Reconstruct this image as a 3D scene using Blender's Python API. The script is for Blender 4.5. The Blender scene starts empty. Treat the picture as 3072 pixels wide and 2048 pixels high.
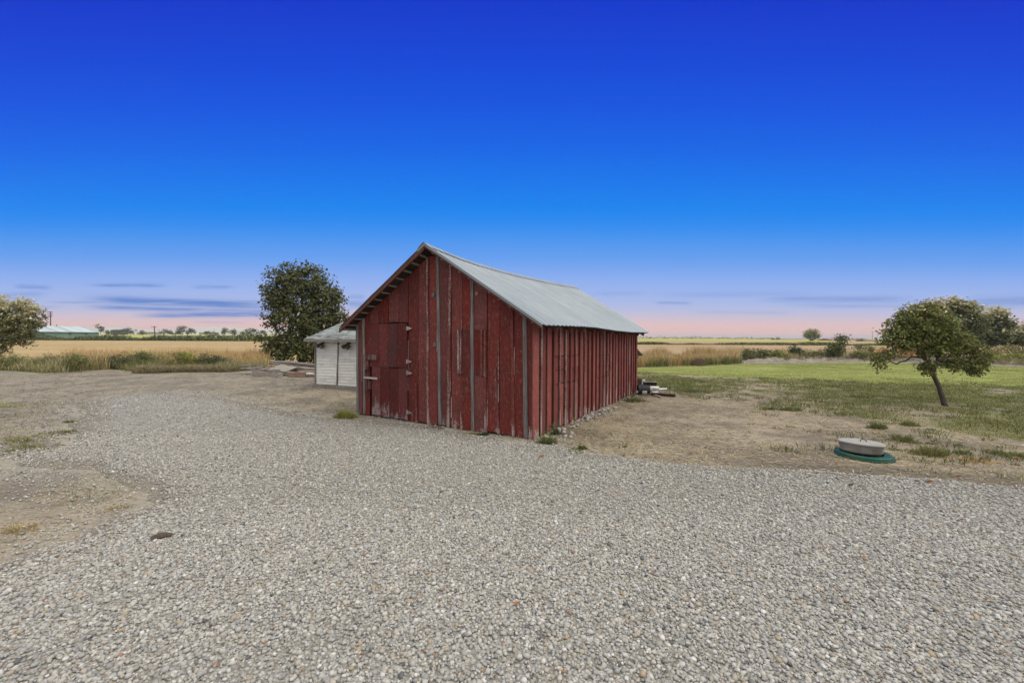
import bpy, math, random
import numpy as np
from mathutils import Vector, Matrix

random.seed(7)
RNG = np.random.default_rng(11)
R_ = math.radians
scene = bpy.context.scene
COL = scene.collection

# ------------------------------------------------------------------ camera
FPX, CAMH = 1225.0, 1.65                      # focal length in photo pixels (3072 wide), eye height
PITCH, ROLL = math.atan(13 / FPX), R_(0.26)
_F = np.array([0, math.cos(PITCH), -math.sin(PITCH)])
_R0 = np.array([1.0, 0, 0]); _U0 = np.array([0, math.sin(PITCH), math.cos(PITCH)])
_RR = math.cos(ROLL) * _R0 + math.sin(ROLL) * _U0
_UU = math.cos(ROLL) * _U0 - math.sin(ROLL) * _R0
_C = np.array([0, 0, CAMH])
cam_data = bpy.data.cameras.new("camera")
cam_data.sensor_width = 36.0
cam_data.lens = 36.0 * FPX / 3072
cam_data.clip_start, cam_data.clip_end = 0.05, 30000
cam = bpy.data.objects.new("camera", cam_data)
COL.objects.link(cam)
cam.matrix_world = Matrix(((_RR[0], _UU[0], -_F[0], 0), (_RR[1], _UU[1], -_F[1], 0),
                           (_RR[2], _UU[2], -_F[2], CAMH), (0, 0, 0, 1)))
scene.camera = cam
scene.view_settings.view_transform = 'Standard'
scene.view_settings.look = 'None'
scene.view_settings.gamma = 1.0
scene.view_settings.exposure = 0.0
scene.cycles.max_bounces = 6
scene.cycles.diffuse_bounces = 3
scene.cycles.transmission_bounces = 3


def ray(x, y):
    return _F + (x - 1536) / FPX * _RR + (1024 - y) / FPX * _UU


def G(x, y, z=0.0):
    """point of the plane at height z that the photo shows at (x, y)"""
    d = ray(x, y)
    return _C + d * (z - CAMH) / d[2]


def PX(x, y, Y):
    """point at distance Y that the photo shows at (x, y)"""
    d = ray(x, y)
    return _C + d * Y / d[1]


def lin(r, g, b):
    f = lambda c: (c / 255 / 12.92) if c <= 10 else ((c / 255 + 0.055) / 1.055) ** 2.4
    return (f(r), f(g), f(b))


# ------------------------------------------------------------------ world
class NT:
    """tiny helper around a node tree"""
    def __init__(s, tree):
        s.t = tree; s.n = tree.nodes; s.l = tree.links

    def new(s, typ, **kw):
        n = s.n.new(typ)
        for k, v in kw.items():
            setattr(n, k, v)
        return n

    def put(s, sock, v):
        if isinstance(v, bpy.types.NodeSocket):
            s.l.new(v, sock)
        elif v is not None:
            sock.default_value = v

    def math(s, op, a, b=None, c=None, clamp=False):
        n = s.new('ShaderNodeMath', operation=op); n.use_clamp = clamp
        for i, v in enumerate((a, b, c)):
            if v is not None: s.put(n.inputs[i], v)
        return n.outputs[0]

    def vmath(s, op, a, b=None):
        n = s.new('ShaderNodeVectorMath', operation=op)
        s.put(n.inputs[0], a)
        if b is not None: s.put(n.inputs[1], b)
        return n.outputs[0]

    def noise(s, vec, scale, detail=4, rough=0.55, dist=0.0, dim='3D'):
        n = s.new('ShaderNodeTexNoise'); n.noise_dimensions = dim
        if vec is not None: s.put(n.inputs['Vector'], vec)
        n.inputs['Scale'].default_value = scale; n.inputs['Detail'].default_value = detail
        n.inputs['Roughness'].default_value = rough; n.inputs['Distortion'].default_value = dist
        return n.outputs['Fac']

    def voronoi(s, vec, scale, feature='F1', rnd=1.0):
        n = s.new('ShaderNodeTexVoronoi', feature=feature)
        s.put(n.inputs['Vector'], vec); n.inputs['Scale'].default_value = scale
        n.inputs['Randomness'].default_value = rnd
        return n

    def map(s, v, a, b, c=0.0, d=1.0, smooth=True):
        if not isinstance(a, bpy.types.NodeSocket) and not isinstance(b, bpy.types.NodeSocket) and a > b:
            a, b, c, d = b, a, d, c
        n = s.new('ShaderNodeMapRange'); n.clamp = True
        n.interpolation_type = 'SMOOTHSTEP' if smooth else 'LINEAR'
        s.put(n.inputs[0], v)
        for i, x in enumerate((a, b, c, d)): s.put(n.inputs[i + 1], x)
        return n.outputs[0]

    def mix(s, fac, a, b, blend='MIX'):
        n = s.new('ShaderNodeMix', data_type='RGBA', blend_type=blend)
        s.put(n.inputs[0], fac)
        for i, v in ((6, a), (7, b)):
            if isinstance(v, (tuple, list)): v = tuple(v[:3]) + (1.0,)
            s.put(n.inputs[i], v)
        return n.outputs[2]

    def ramp(s, fac, stops, interp='LINEAR'):
        n = s.new('ShaderNodeValToRGB'); cr = n.color_ramp; cr.interpolation = interp
        while len(cr.elements) < len(stops): cr.elements.new(0.5)
        for e, (p, c) in zip(cr.elements, stops):
            e.position = p; e.color = tuple(c[:3]) + (1.0,)
        s.put(n.inputs[0], fac)
        return n.outputs[0]

    def scale(s, vec, k):
        return s.vmath('MULTIPLY', vec, k)

    def bump(s, h, strength=0.5, dist=0.01):
        n = s.new('ShaderNodeBump'); n.inputs['Strength'].default_value = strength
        n.inputs['Distance'].default_value = dist
        s.put(n.inputs['Height'], h)
        return n.outputs[0]


SUN_AZ, SUN_EL = R_(118), R_(42)              # clockwise from +Y (the way the camera looks), above the horizon
world = bpy.data.worlds.new("World"); scene.world = world; world.use_nodes = True
w = NT(world.node_tree); w.n.clear()
tc = w.new('ShaderNodeTexCoord')
sep = w.new('ShaderNodeSeparateXYZ'); w.put(sep.inputs[0], tc.outputs['Generated'])
dx, dy, dz = sep.outputs
hor = w.math('SQRT', w.math('ADD', w.math('MULTIPLY', dx, dx), w.math('MULTIPLY', dy, dy)))
fwd = w.math('MAXIMUM', w.math('ABSOLUTE', dy), w.math('MULTIPLY', hor, 0.5))   # the sky deepens to either side of the glow
tel = w.math('DIVIDE', dz, w.math('MAXIMUM', fwd, 0.0001))
uaz = w.math('DIVIDE', dx, w.math('MAXIMUM', fwd, 0.0001))
SKY = [(0.0, (244, 192, 182)), (0.02, (240, 193, 187)), (0.036, (224, 194, 198)), (0.058, (194, 192, 220)), (0.08, (172, 187, 232)), (0.11, (156, 182, 238)),
       (0.137, (141, 175, 240)), (0.19, (100, 159, 240)), (0.244, (66, 147, 240)), (0.275, (40, 139, 240)), (0.312, (12, 132, 240)), (0.376, (12, 119, 236)),
       (0.456, (12, 102, 231)), (0.562, (12, 85, 225)), (0.668, (13, 72, 217)), (0.83, (16, 55, 203)), (0.98, (16, 48, 192))]
stops = [(t / 3.0, lin(*c)) for t, c in SKY]
ZENITH_FILL = (2.06, 2.0, 1.64)                     # added bright zenith out of view, for soft neutral light on the ground
stops += [(1.35 / 3.0, (0.5, 0.46, 0.6)), (0.62, ZENITH_FILL), (1.0, ZENITH_FILL)]
ZENITH_FILL_GAIN = 1.0
front = w.ramp(w.math('DIVIDE', tel, 3.0, clamp=True), stops)
# added unseen warm glow behind the camera, filling the barn front
rear = w.ramp(w.math('DIVIDE', tel, 3.0, clamp=True),
              [(0.0, (0.75, 0.62, 0.55)), (0.10, (0.62, 0.60, 0.62)), (0.3, (0.5, 0.52, 0.58)), (0.62, ZENITH_FILL), (1.0, ZENITH_FILL)])
rmask = w.map(w.math('DIVIDE', dy, w.math('MAXIMUM', hor, 0.0001)), 0.35, -0.35)
sky_col = w.mix(rmask, front, rear)
# streaks of cloud low over the fields
comb = w.new('ShaderNodeCombineXYZ'); w.put(comb.inputs[0], w.math('MULTIPLY', uaz, 5.0)); w.put(comb.inputs[1], w.math('MULTIPLY', tel, 70.0))
wisp = w.noise(comb.outputs[0], 1.0, 5, 0.6)
comb2 = w.new('ShaderNodeCombineXYZ'); w.put(comb2.inputs[0], w.math('MULTIPLY', uaz, 9.0)); w.put(comb2.inputs[1], w.math('MULTIPLY', tel, 220.0))
wisp2 = w.noise(comb2.outputs[0], 1.0, 4, 0.6)
tw = w.math('ADD', tel, w.math('MULTIPLY', w.math('SUBTRACT', wisp, 0.5), 0.012))
STREAKS = [(90, 907, 540, 903, 5, .4), (540, 931, 900, 935, 6, .6), (620, 906, 900, 904, 5, .5), (1900, 886, 2520, 880, 9, .2), (2280, 916, 2980, 919, 6, .28), (-60, 924, 220, 920, 5, .25),
           (190, 893, 900, 922, 12, .95), (330, 906, 860, 918, 7, .7), (215, 918, 700, 934, 8, .75), (370, 945, 900, 942, 8, .85), (250, 856, 520, 855, 5, .7),
           (560, 861, 720, 861, 5, .4), (30, 858, 170, 866, 6, .5), (-40, 884, 160, 882, 7, .35), (0, 895, 130, 900, 6, .4),
           (2230, 896, 2800, 900, 11, .42), (2860, 906, 3200, 903, 16, .5), (1950, 908, 2090, 909, 4, .45), (1760, 880, 1960, 882, 6, .22),
           (2050, 936, 2420, 938, 6, .16), (560, 966, 760, 968, 4, .2), (1040, 890, 1100, 890, 5, .4), (1030, 912, 1120, 914, 10, .55)]
tot = None
for x0, y0, x1, y1, th, st in STREAKS:
    u0, u1 = (x0 - 1536) / FPX, (x1 - 1536) / FPX
    hz = lambda x: 1011 + (x - 1536) * 0.00454
    t0, t1 = (hz(x0) - y0) / FPX, (hz(x1) - y1) / FPX
    sl = (t1 - t0) / (u1 - u0)
    line = w.math('ADD', w.math('MULTIPLY', w.math('SUBTRACT', uaz, u0), sl), t0)
    d = w.math('DIVIDE', w.math('SUBTRACT', tw, line), th / FPX)
    g = w.math('POWER', 2.718, w.math('MULTIPLY', w.math('MULTIPLY', d, d), -1.0))
    e = (u1 - u0) * 0.3
    m = w.math('MULTIPLY', w.map(uaz, u0, u0 + e), w.map(uaz, u1 - e, u1, 1.0, 0.0))
    s_ = w.math('MULTIPLY', w.math('MULTIPLY', g, m), st)
    tot = s_ if tot is None else w.math('MAXIMUM', tot, s_)
tot = w.math('MULTIPLY', tot, w.map(wisp2, 0.25, 0.62, 0.6, 1.25))
tot = w.math('MULTIPLY', tot, w.math('GREATER_THAN', dy, 0.0), clamp=True)
sky_col = w.mix(tot, sky_col, lin(92, 134, 208))
# a little of the physical sky, for the bands nearest the horizon behind the camera
nish = w.new('ShaderNodeTexSky', sky_type='NISHITA'); nish.sun_disc = False
nish.sun_elevation = SUN_EL; nish.sun_rotation = SUN_AZ
sky_col = w.mix(w.math('MULTIPLY', rmask, 0.05), sky_col, nish.outputs[0], 'ADD')
bg = w.new('ShaderNodeBackground'); w.put(bg.inputs[0], sky_col); bg.inputs[1].default_value = 1.0
wo = w.new('ShaderNodeOutputWorld'); w.put(wo.inputs[0], bg.outputs[0])

sun_data = bpy.data.lights.new("sun", 'SUN'); sun_data.energy = 1.3; sun_data.angle = R_(50)
sun_data.color = (1.0, 0.90, 0.74)
sun = bpy.data.objects.new("sun", sun_data); COL.objects.link(sun)
sd = Vector((math.sin(SUN_AZ) * math.cos(SUN_EL), math.cos(SUN_AZ) * math.cos(SUN_EL), math.sin(SUN_EL)))
sun.rotation_euler = sd.to_track_quat('Z', 'Y').to_euler()
sun.location = sd * 60


# ------------------------------------------------------------------ object helpers
def tag(o, label=None, cat=None, group=None, kind=None):
    if label: o["label"] = label
    if cat: o["category"] = cat
    if group: o["group"] = group
    if kind: o["kind"] = kind
    return o


def empty(name, loc, rz=0.0):
    o = bpy.data.objects.new(name, None); COL.objects.link(o)
    o.location = loc; o.rotation_euler = (0, 0, rz); o.empty_display_size = 0.2
    return o


def raw_mesh(name, verts, loops, starts, totals, mat, parent=None, col=None, smooth=False, mats=None, midx=None):
    me = bpy.data.meshes.new(name)
    verts = np.asarray(verts, np.float32)
    me.vertices.add(len(verts)); me.vertices.foreach_set('co', verts.ravel())
    me.loops.add(len(loops)); me.loops.foreach_set('vertex_index', np.asarray(loops, np.int32))
    me.polygons.add(len(starts))
    me.polygons.foreach_set('loop_start', np.asarray(starts, np.int32))
    me.polygons.foreach_set('loop_total', np.asarray(totals, np.int32))
    if col is not None:
        at = me.color_attributes.new('col', 'FLOAT_COLOR', 'POINT')
        c = np.ones((len(verts), 4), np.float32); c[:, :3] = np.asarray(col, np.float32)[:, :3]
        if np.asarray(col).shape[1] > 3: c[:, 3] = np.asarray(col)[:, 3]
        at.data.foreach_set('color', c.ravel())
    for m in (mats or [mat]): me.materials.append(m)
    if midx is not None: me.polygons.foreach_set('material_index', np.asarray(midx, np.int32))
    me.polygons.foreach_set('use_smooth', np.full(len(starts), bool(smooth)))
    me.update(calc_edges=True)
    me.validate(verbose=False)
    o = bpy.data.objects.new(name, me); COL.objects.link(o)
    if parent: o.parent = parent
    return o


class MB:
    """collects shapes; build() links them as one mesh object"""
    def __init__(s):
        s.v, s.f, s.c, s.m = [], [], [], []

    def add(s, verts, faces, tone=None, mi=0):
        n = len(s.v)
        t = tone if tone is not None else (random.random(), 0.0, random.random())
        for p in verts:
            s.v.append(tuple(float(q) for q in p)); s.c.append(t)
        for f in faces:
            s.f.append([n + i for i in f]); s.m.append(mi)

    def prism(s, front, off, tone=None, mi=0):
        """front: polygon of 3-D points, counter-clockwise seen from outside; off: vector towards the back"""
        n = len(front); off = np.asarray(off, float)
        vs = [np.asarray(p, float) for p in front]; vs += [p + off for p in vs]
        fs = [list(range(n)), list(range(2 * n - 1, n - 1, -1))]
        for i in range(n):
            j = (i + 1) % n
            fs.append([j, i, i + n, j + n])
        s.add(vs, fs, tone, mi)

    def box(s, c, size, rz=0.0, tone=None, mi=0, rot=None):
        c = np.asarray(c, float); h = np.asarray(size, float) / 2
        M = np.array(rot if rot is not None else Matrix.Rotation(rz, 3, 'Z'))
        vs = [c + M @ (h * np.array(q)) for q in ((-1, -1, -1), (1, -1, -1), (1, 1, -1), (-1, 1, -1), (-1, -1, 1), (1, -1, 1), (1, 1, 1), (-1, 1, 1))]
        s.add(vs, [(0, 3, 2, 1), (4, 5, 6, 7), (0, 1, 5, 4), (1, 2, 6, 5), (2, 3, 7, 6), (3, 0, 4, 7)], tone, mi)

    def beam(s, p, q, wid, th, up=(0, 0, 1), tone=None, mi=0, taper=1.0):
        """a bar from p to q, th along up, wid across"""
        p = np.asarray(p, float); q = np.asarray(q, float)
        d = (q - p) / np.linalg.norm(q - p); up = np.asarray(up, float)
        sx = np.cross(d, up); sx /= np.linalg.norm(sx); uz = np.cross(sx, d)
        vs = []
        for e, k in ((p, 1.0), (q, taper)):
            for a, b in ((-1, -1), (1, -1), (1, 1), (-1, 1)):
                vs.append(e + sx * a * wid / 2 * k + uz * b * th / 2 * k)
        s.add(vs, [(3, 2, 1, 0), (4, 5, 6, 7), (0, 1, 5, 4), (1, 2, 6, 5), (2, 3, 7, 6), (3, 0, 4, 7)], tone, mi)

    def tube(s, pts, radii, n=7, tone=None, mi=0, cap=True):
        pts = [np.asarray(p, float) for p in pts]
        vs, fs = [], []
        for i, p in enumerate(pts):
            d = pts[min(i + 1, len(pts) - 1)] - pts[max(i - 1, 0)]
            d = d / (np.linalg.norm(d) + 1e-9)
            ref = np.array([1.0, 0, 0]) if abs(d[2]) > 0.7 else np.array([0, 0, 1.0])
            a = np.cross(d, ref); a /= np.linalg.norm(a); b = np.cross(d, a)
            r = radii[i] if hasattr(radii, '__len__') else radii
            for k in range(n):
                t = 2 * math.pi * k / n
                vs.append(p + r * (math.cos(t) * a + math.sin(t) * b))
        for i in range(len(pts) - 1):
            for k in range(n):
                k2 = (k + 1) % n
                fs.append((i * n + k, (i + 1) * n + k, (i + 1) * n + k2, i * n + k2))
        if cap:
            fs.append(list(range(n))); fs.append(list(range((len(pts) - 1) * n, len(pts) * n))[::-1])
        s.add(vs, fs, tone, mi)

    def lathe(s, prof, n=40, c=(0, 0, 0), tone=None, mi=0):
        vs, fs = [], []
        for (r, z) in prof:
            for k in range(n):
                t = 2 * math.pi * k / n
                vs.append((c[0] + r * math.cos(t), c[1] + r * math.sin(t), c[2] + z))
        for i in range(len(prof) - 1):
            for k in range(n):
                k2 = (k + 1) % n
                fs.append((i * n + k, i * n + k2, (i + 1) * n + k2, (i + 1) * n + k))
        fs.append(list(range(n))[::-1]); fs.append(list(range((len(prof) - 1) * n, len(prof) * n)))
        s.add(vs, fs, tone, mi)

    def build(s, name, mat, parent=None, smooth=False, bevel=0.0):
        loops, starts, totals = [], [], []
        for f in s.f:
            starts.append(len(loops)); totals.append(len(f)); loops += list(f)
        o = raw_mesh(name, s.v, loops, starts, totals, None, parent, np.array(s.c), smooth,
                     mats=mat if isinstance(mat, list) else [mat], midx=s.m)
        if bevel:
            b = o.modifiers.new('edge', 'BEVEL'); b.width = bevel; b.segments = 2; b.limit_method = 'ANGLE'
        return o


# lattice noise in numpy
_LAT = RNG.random((256, 256))
def vnoise(x, y):
    xi = np.floor(x).astype(int); yi = np.floor(y).astype(int)
    fx = x - xi; fy = y - yi; fx = fx * fx * (3 - 2 * fx); fy = fy * fy * (3 - 2 * fy)
    a = _LAT[xi % 256, yi % 256]; b = _LAT[(xi + 1) % 256, yi % 256]
    c = _LAT[xi % 256, (yi + 1) % 256]; d = _LAT[(xi + 1) % 256, (yi + 1) % 256]
    return (a * (1 - fx) + b * fx) * (1 - fy) + (c * (1 - fx) + d * fx) * fy
def fbm(x, y, s=1.0, o=4):
    x = np.asarray(x, float) * s; y = np.asarray(y, float) * s
    t, a, n = 0, 1.0, 0
    for k in range(o):
        t = t + a * vnoise(x + 17.3 * k, y - 9.1 * k); n += a; a *= 0.5; x = x * 2.03; y = y * 2.03
    return t / n - 0.5


def sstep(a, b, x):
    if a > b: return 1 - sstep(b, a, x)
    t = np.clip((np.asarray(x, float) - a) / (b - a), 0, 1)
    return t * t * (3 - 2 * t)


def poly_sd(px, py, poly):
    """signed distance to a polygon, positive inside"""
    poly = np.asarray(poly, float)[:, :2]
    d = np.full(px.shape, 1e9); ins = np.zeros(px.shape, bool)
    for i in range(len(poly)):
        a = poly[i]; b = poly[(i + 1) % len(poly)]
        e = b - a; L = e @ e
        t = np.clip(((px - a[0]) * e[0] + (py - a[1]) * e[1]) / L, 0, 1)
        d = np.minimum(d, np.hypot(px - a[0] - t * e[0], py - a[1] - t * e[1]))
        c = ((a[1] > py) != (b[1] > py))
        with np.errstate(divide='ignore', invalid='ignore'):
            xx = (b[0] - a[0]) * (py - a[1]) / (b[1] - a[1] + 1e-12) + a[0]
        ins ^= c & (px < xx)
    return np.where(ins, d, -d)


def grid_mesh(name, xs, ys, zf, mat, keep=None, smooth=True, colf=None):
    X, Y = np.meshgrid(xs, ys, indexing='ij')
    Z = zf(X, Y)
    nx, ny = len(xs), len(ys)
    idx = np.arange(nx * ny).reshape(nx, ny)
    q = np.stack([idx[:-1, :-1], idx[1:, :-1], idx[1:, 1:], idx[:-1, 1:]], -1).reshape(-1, 4)
    if keep is not None:
        k = keep(X, Y)
        kk = (k[:-1, :-1] | k[1:, :-1] | k[1:, 1:] | k[:-1, 1:]).ravel()
        q = q[kk]
    V = np.stack([X, Y, Z], -1).reshape(-1, 3)
    used = np.unique(q); re = np.zeros(len(V), int); re[used] = np.arange(len(used))
    V = V[used]; q = re[q]
    col = None
    if colf is not None: col = colf(V[:, 0], V[:, 1])
    return raw_mesh(name, V, q.ravel(), np.arange(len(q)) * 4, np.full(len(q), 4), mat, None, col, smooth)


# ------------------------------------------------------------------ materials
def mat(name, rough=0.85, spec=0.25):
    m = bpy.data.materials.new(name); m.use_nodes = True
    t = NT(m.node_tree)
    b = t.n['Principled BSDF']; b.inputs['Roughness'].default_value = rough
    b.inputs['Specular IOR Level'].default_value = spec
    return m, t, b


def objco(t):
    return t.new('ShaderNodeTexCoord').outputs['Object']


def wpos(t):
    return t.new('ShaderNodeNewGeometry').outputs['Position']


def colattr(t):
    n = t.new('ShaderNodeAttribute'); n.attribute_name = 'col'
    return n


M = {}


def paint_wood(name, base, base2, flake, wood, wear=0.0, low=0.55, horizontal=False):
    """old painted boards: grain along z, paint lost in streaks and near the ground. col = (random, wear, random)"""
    m, t, b = mat(name, 0.8, 0.2)
    at = colattr(t); s = t.new('ShaderNodeSeparateColor'); t.put(s.inputs[0], at.outputs['Color'])
    rnd, wr, rnd2 = s.outputs
    p = objco(t)
    off = t.new('ShaderNodeCombineXYZ'); t.put(off.inputs[0], t.math('MULTIPLY', rnd, 37.0)); t.put(off.inputs[2], t.math('MULTIPLY', rnd2, 19.0))
    q = t.vmath('ADD', p, off.outputs[0])
    along = (2.2, 55, 55) if horizontal else (55, 55, 2.2)
    mid = (1.2, 14, 14) if horizontal else (14, 14, 1.2)
    grain = t.noise(t.scale(q, along), 1.0, 5, 0.6)
    streak = t.noise(t.scale(q, mid), 1.0, 5, 0.62)
    blot = t.noise(q, 2.3, 4, 0.6)
    speck = t.noise(t.scale(q, (90, 90, 30)), 1.0, 3, 0.6)
    sz = t.new('ShaderNodeSeparateXYZ'); t.put(sz.inputs[0], p)
    lowm = t.map(sz.outputs[2], low, 0.0)
    c = t.mix(t.map(blot, 0.3, 0.7), base, base2)
    mott = t.noise(t.scale(q, (30, 30, 12)), 1.0, 6, 0.75)
    c = t.mix(t.map(mott, 0.5, 0.72, 0.0, 0.5), c, t.mix(0.45, c, flake))
    c = t.mix(t.map(mott, 0.46, 0.3, 0.0, 0.5), c, t.mix(0.6, c, (0.02, 0.008, 0.008)))
    c = t.mix(t.map(grain, 0.3, 0.75, 0.0, 0.45), c, t.mix(0.5, c, (0.02, 0.006, 0.006)))
    val = t.math('ADD', 0.74, t.math('MULTIPLY', rnd, 0.5))
    hs = t.new('ShaderNodeHueSaturation'); t.put(hs.inputs['Value'], val); t.put(hs.inputs['Saturation'], t.math('ADD', 0.86, t.math('MULTIPLY', rnd2, 0.2))); t.put(hs.inputs['Color'], c)
    c = hs.outputs[0]
    # paint rubbed thin: pale chalky streaks
    lowm = t.math('MULTIPLY', lowm, t.map(blot, 0.32, 0.66, 0.1, 1.25, False))
    amt = t.math('ADD', t.math('MULTIPLY', wr, 0.27), t.math('MULTIPLY', lowm, 0.28))
    amt = t.math('ADD', amt, wear)
    mk = t.math('ADD', t.math('MULTIPLY', streak, 0.5), t.math('MULTIPLY', speck, 0.5))
    thr = t.math('SUBTRACT', 0.735, amt)
    f1 = t.map(mk, thr, t.math('ADD', thr, 0.10), 0.0, 0.85)
    c = t.mix(f1, c, t.mix(t.map(grain, 0.35, 0.65), flake, wood))
    t.put(b.inputs['Base Color'], c)
    t.put(b.inputs['Normal'], t.bump(t.math('SUBTRACT', grain, t.math('MULTIPLY', f1, 0.3)), 0.35, 0.006))
    M[name] = m


RED1, RED2 = (0.165, 0.028, 0.022), (0.114, 0.026, 0.019)
paint_wood('barn_red', RED1, RED2, (0.50, 0.40, 0.38), (0.28, 0.22, 0.20), 0.0, 0.42)
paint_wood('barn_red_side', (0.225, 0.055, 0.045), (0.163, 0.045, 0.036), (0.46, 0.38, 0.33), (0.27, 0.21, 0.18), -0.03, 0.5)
paint_wood('door_red', (0.125, 0.020, 0.018), (0.085, 0.022, 0.018), (0.36, 0.27, 0.27), (0.22, 0.17, 0.16), 0.035, 0.6)
paint_wood('rake_red', (0.14, 0.050, 0.034), (0.10, 0.038, 0.030), (0.40, 0.25, 0.17), (0.25, 0.17, 0.12), 0.05, 0.01)


def grey_wood(name, c1, c2, c3, along=(50, 50, 2), rough=0.85):
    m, t, b = mat(name, rough, 0.2)
    at = colattr(t); s = t.new('ShaderNodeSeparateColor'); t.put(s.inputs[0], at.outputs['Color'])
    p = objco(t)
    off = t.new('ShaderNodeCombineXYZ'); t.put(off.inputs[0], t.math('MULTIPLY', s.outputs[0], 31.0)); t.put(off.inputs[1], t.math('MULTIPLY', s.outputs[2], 23.0))
    q = t.vmath('ADD', p, off.outputs[0])
    g = t.noise(t.scale(q, along), 1.0, 5, 0.65)
    bl = t.noise(q, 3.5, 4, 0.6)
    c = t.mix(t.map(g, 0.3, 0.7), c1, c2)
    c = t.mix(t.map(bl, 0.42, 0.75, 0, 0.8), c, c3)
    hs = t.new('ShaderNodeHueSaturation'); t.put(hs.inputs['Value'], t.math('ADD', 0.78, t.math('MULTIPLY', s.outputs[0], 0.42))); t.put(hs.inputs['Color'], c)
    t.put(b.inputs['Base Color'], hs.outputs[0])
    t.put(b.inputs['Normal'], t.bump(g, 0.4, 0.005))
    M[name] = m


grey_wood('bare_batten', (0.085, 0.075, 0.073), (0.28, 0.265, 0.255), (0.16, 0.105, 0.085), (60, 60, 2))
grey_wood('pale_wood', (0.30, 0.265, 0.23), (0.40, 0.36, 0.32), (0.26, 0.22, 0.18), (12, 12, 12))
grey_wood('old_lumber', (0.18, 0.165, 0.15), (0.29, 0.27, 0.25), (0.20, 0.155, 0.125), (9, 30, 30))
grey_wood('brown_lumber', (0.17, 0.11, 0.08), (0.28, 0.19, 0.14), (0.22, 0.17, 0.14), (9, 30, 30))
grey_wood('dark_wood', (0.035, 0.022, 0.018), (0.06, 0.04, 0.03), (0.05, 0.035, 0.03))
grey_wood('purlin_wood', (0.20, 0.18, 0.165), (0.32, 0.29, 0.26), (0.22, 0.19, 0.16))
grey_wood('shingle', (0.20, 0.225, 0.23), (0.33, 0.36, 0.36), (0.10, 0.11, 0.11), (30, 5, 30))
grey_wood('bark', (0.07, 0.055, 0.045), (0.13, 0.105, 0.085), (0.05, 0.04, 0.035), (30, 30, 6))
grey_wood('pale_bark', (0.40, 0.37, 0.32), (0.55, 0.52, 0.46), (0.3, 0.26, 0.22), (30, 30, 8))
grey_wood('stone', (0.26, 0.24, 0.22), (0.40, 0.375, 0.35), (0.32, 0.27, 0.245), (14, 14, 14))
grey_wood('concrete', (0.26, 0.255, 0.24), (0.37, 0.365, 0.35), (0.19, 0.17, 0.145), (14, 14, 14))
grey_wood('concrete_stained_shaded', (0.21, 0.20, 0.18), (0.27, 0.26, 0.24), (0.105, 0.088, 0.07), (8, 8, 30))  # plug sides: dirt stain plus the side's shade painted into the colour
grey_wood('white_clap', (0.66, 0.65, 0.61), (0.76, 0.75, 0.71), (0.50, 0.49, 0.455), (3, 40, 40))
grey_wood('rusty_iron', (0.06, 0.05, 0.045), (0.11, 0.08, 0.065), (0.16, 0.13, 0.11), (60, 60, 60))
grey_wood('hinge_iron', (0.30, 0.25, 0.24), (0.46, 0.42, 0.41), (0.20, 0.10, 0.09), (60, 60, 60))
grey_wood('black_plastic', (0.016, 0.017, 0.022), (0.028, 0.028, 0.035), (0.05, 0.05, 0.05), (20, 20, 20), 0.5)
grey_wood('white_plastic', (0.62, 0.62, 0.62), (0.70, 0.70, 0.70), (0.48, 0.46, 0.43), (12, 12, 12), 0.5)
grey_wood('green_plastic', (0.012, 0.068, 0.052), (0.018, 0.09, 0.068), (0.065, 0.075, 0.058), (14, 14, 14), 0.45)
grey_wood('leaf_brown', (0.26, 0.10, 0.04), (0.36, 0.15, 0.06), (0.18, 0.08, 0.04), (30, 30, 30))
grey_wood('green_siding', (0.13, 0.20, 0.165), (0.165, 0.235, 0.195), (0.11, 0.17, 0.14), (0.6, 0.6, 0.1))
grey_wood('far_metal', (0.36, 0.42, 0.45), (0.47, 0.53, 0.56), (0.30, 0.36, 0.38), (1.6, 0.2, 0.2))
grey_wood('far_roof_red', (0.20, 0.12, 0.11), (0.25, 0.16, 0.14), (0.22, 0.15, 0.15), (0.3, 0.3, 0.3))
grey_wood('far_wall', (0.45, 0.45, 0.43), (0.52, 0.52, 0.50), (0.36, 0.38, 0.36), (0.3, 0.3, 0.3))
grey_wood('far_wall_green', (0.36, 0.42, 0.40), (0.42, 0.48, 0.46), (0.36, 0.38, 0.36), (0.3, 0.3, 0.3))
grey_wood('far_dark', (0.05, 0.055, 0.045), (0.08, 0.085, 0.07), (0.06, 0.06, 0.05), (0.3, 0.3, 0.3))
grey_wood('twig', (0.13, 0.085, 0.07), (0.20, 0.14, 0.11), (0.09, 0.06, 0.05), (30, 30, 30))

# corrugated roof metal
m, t, b = mat('roof_metal', 0.42, 0.4)
b.inputs['Metallic'].default_value = 0.0
p = objco(t)
sy = t.new('ShaderNodeSeparateXYZ'); t.put(sy.inputs[0], p)
c = t.mix(t.map(t.noise(t.scale(p, (0.7, 2.5, 0.7)), 1.0, 5, 0.6), 0.3, 0.7), (0.30, 0.345, 0.358), (0.39, 0.435, 0.448))
c = t.mix(t.map(t.noise(t.scale(p, (3, 26, 3)), 1.0, 4, 0.6), 0.5, 0.75, 0, 0.5), c, (0.24, 0.275, 0.28))
# shade of the valleys painted into the sheet's colour
val = t.math('COSINE', t.math('MULTIPLY', sy.outputs[1], 2 * math.pi / 0.17))
c = t.mix(t.map(val, 0.4, -0.5, 0, 0.66), c, (0.11, 0.13, 0.138))
t.put(b.inputs['Base Color'], c)
t.put(b.inputs['Roughness'], t.map(t.noise(p, 6, 4), 0.3, 0.7, 0.36, 0.55))
M['roof_metal'] = m

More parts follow.
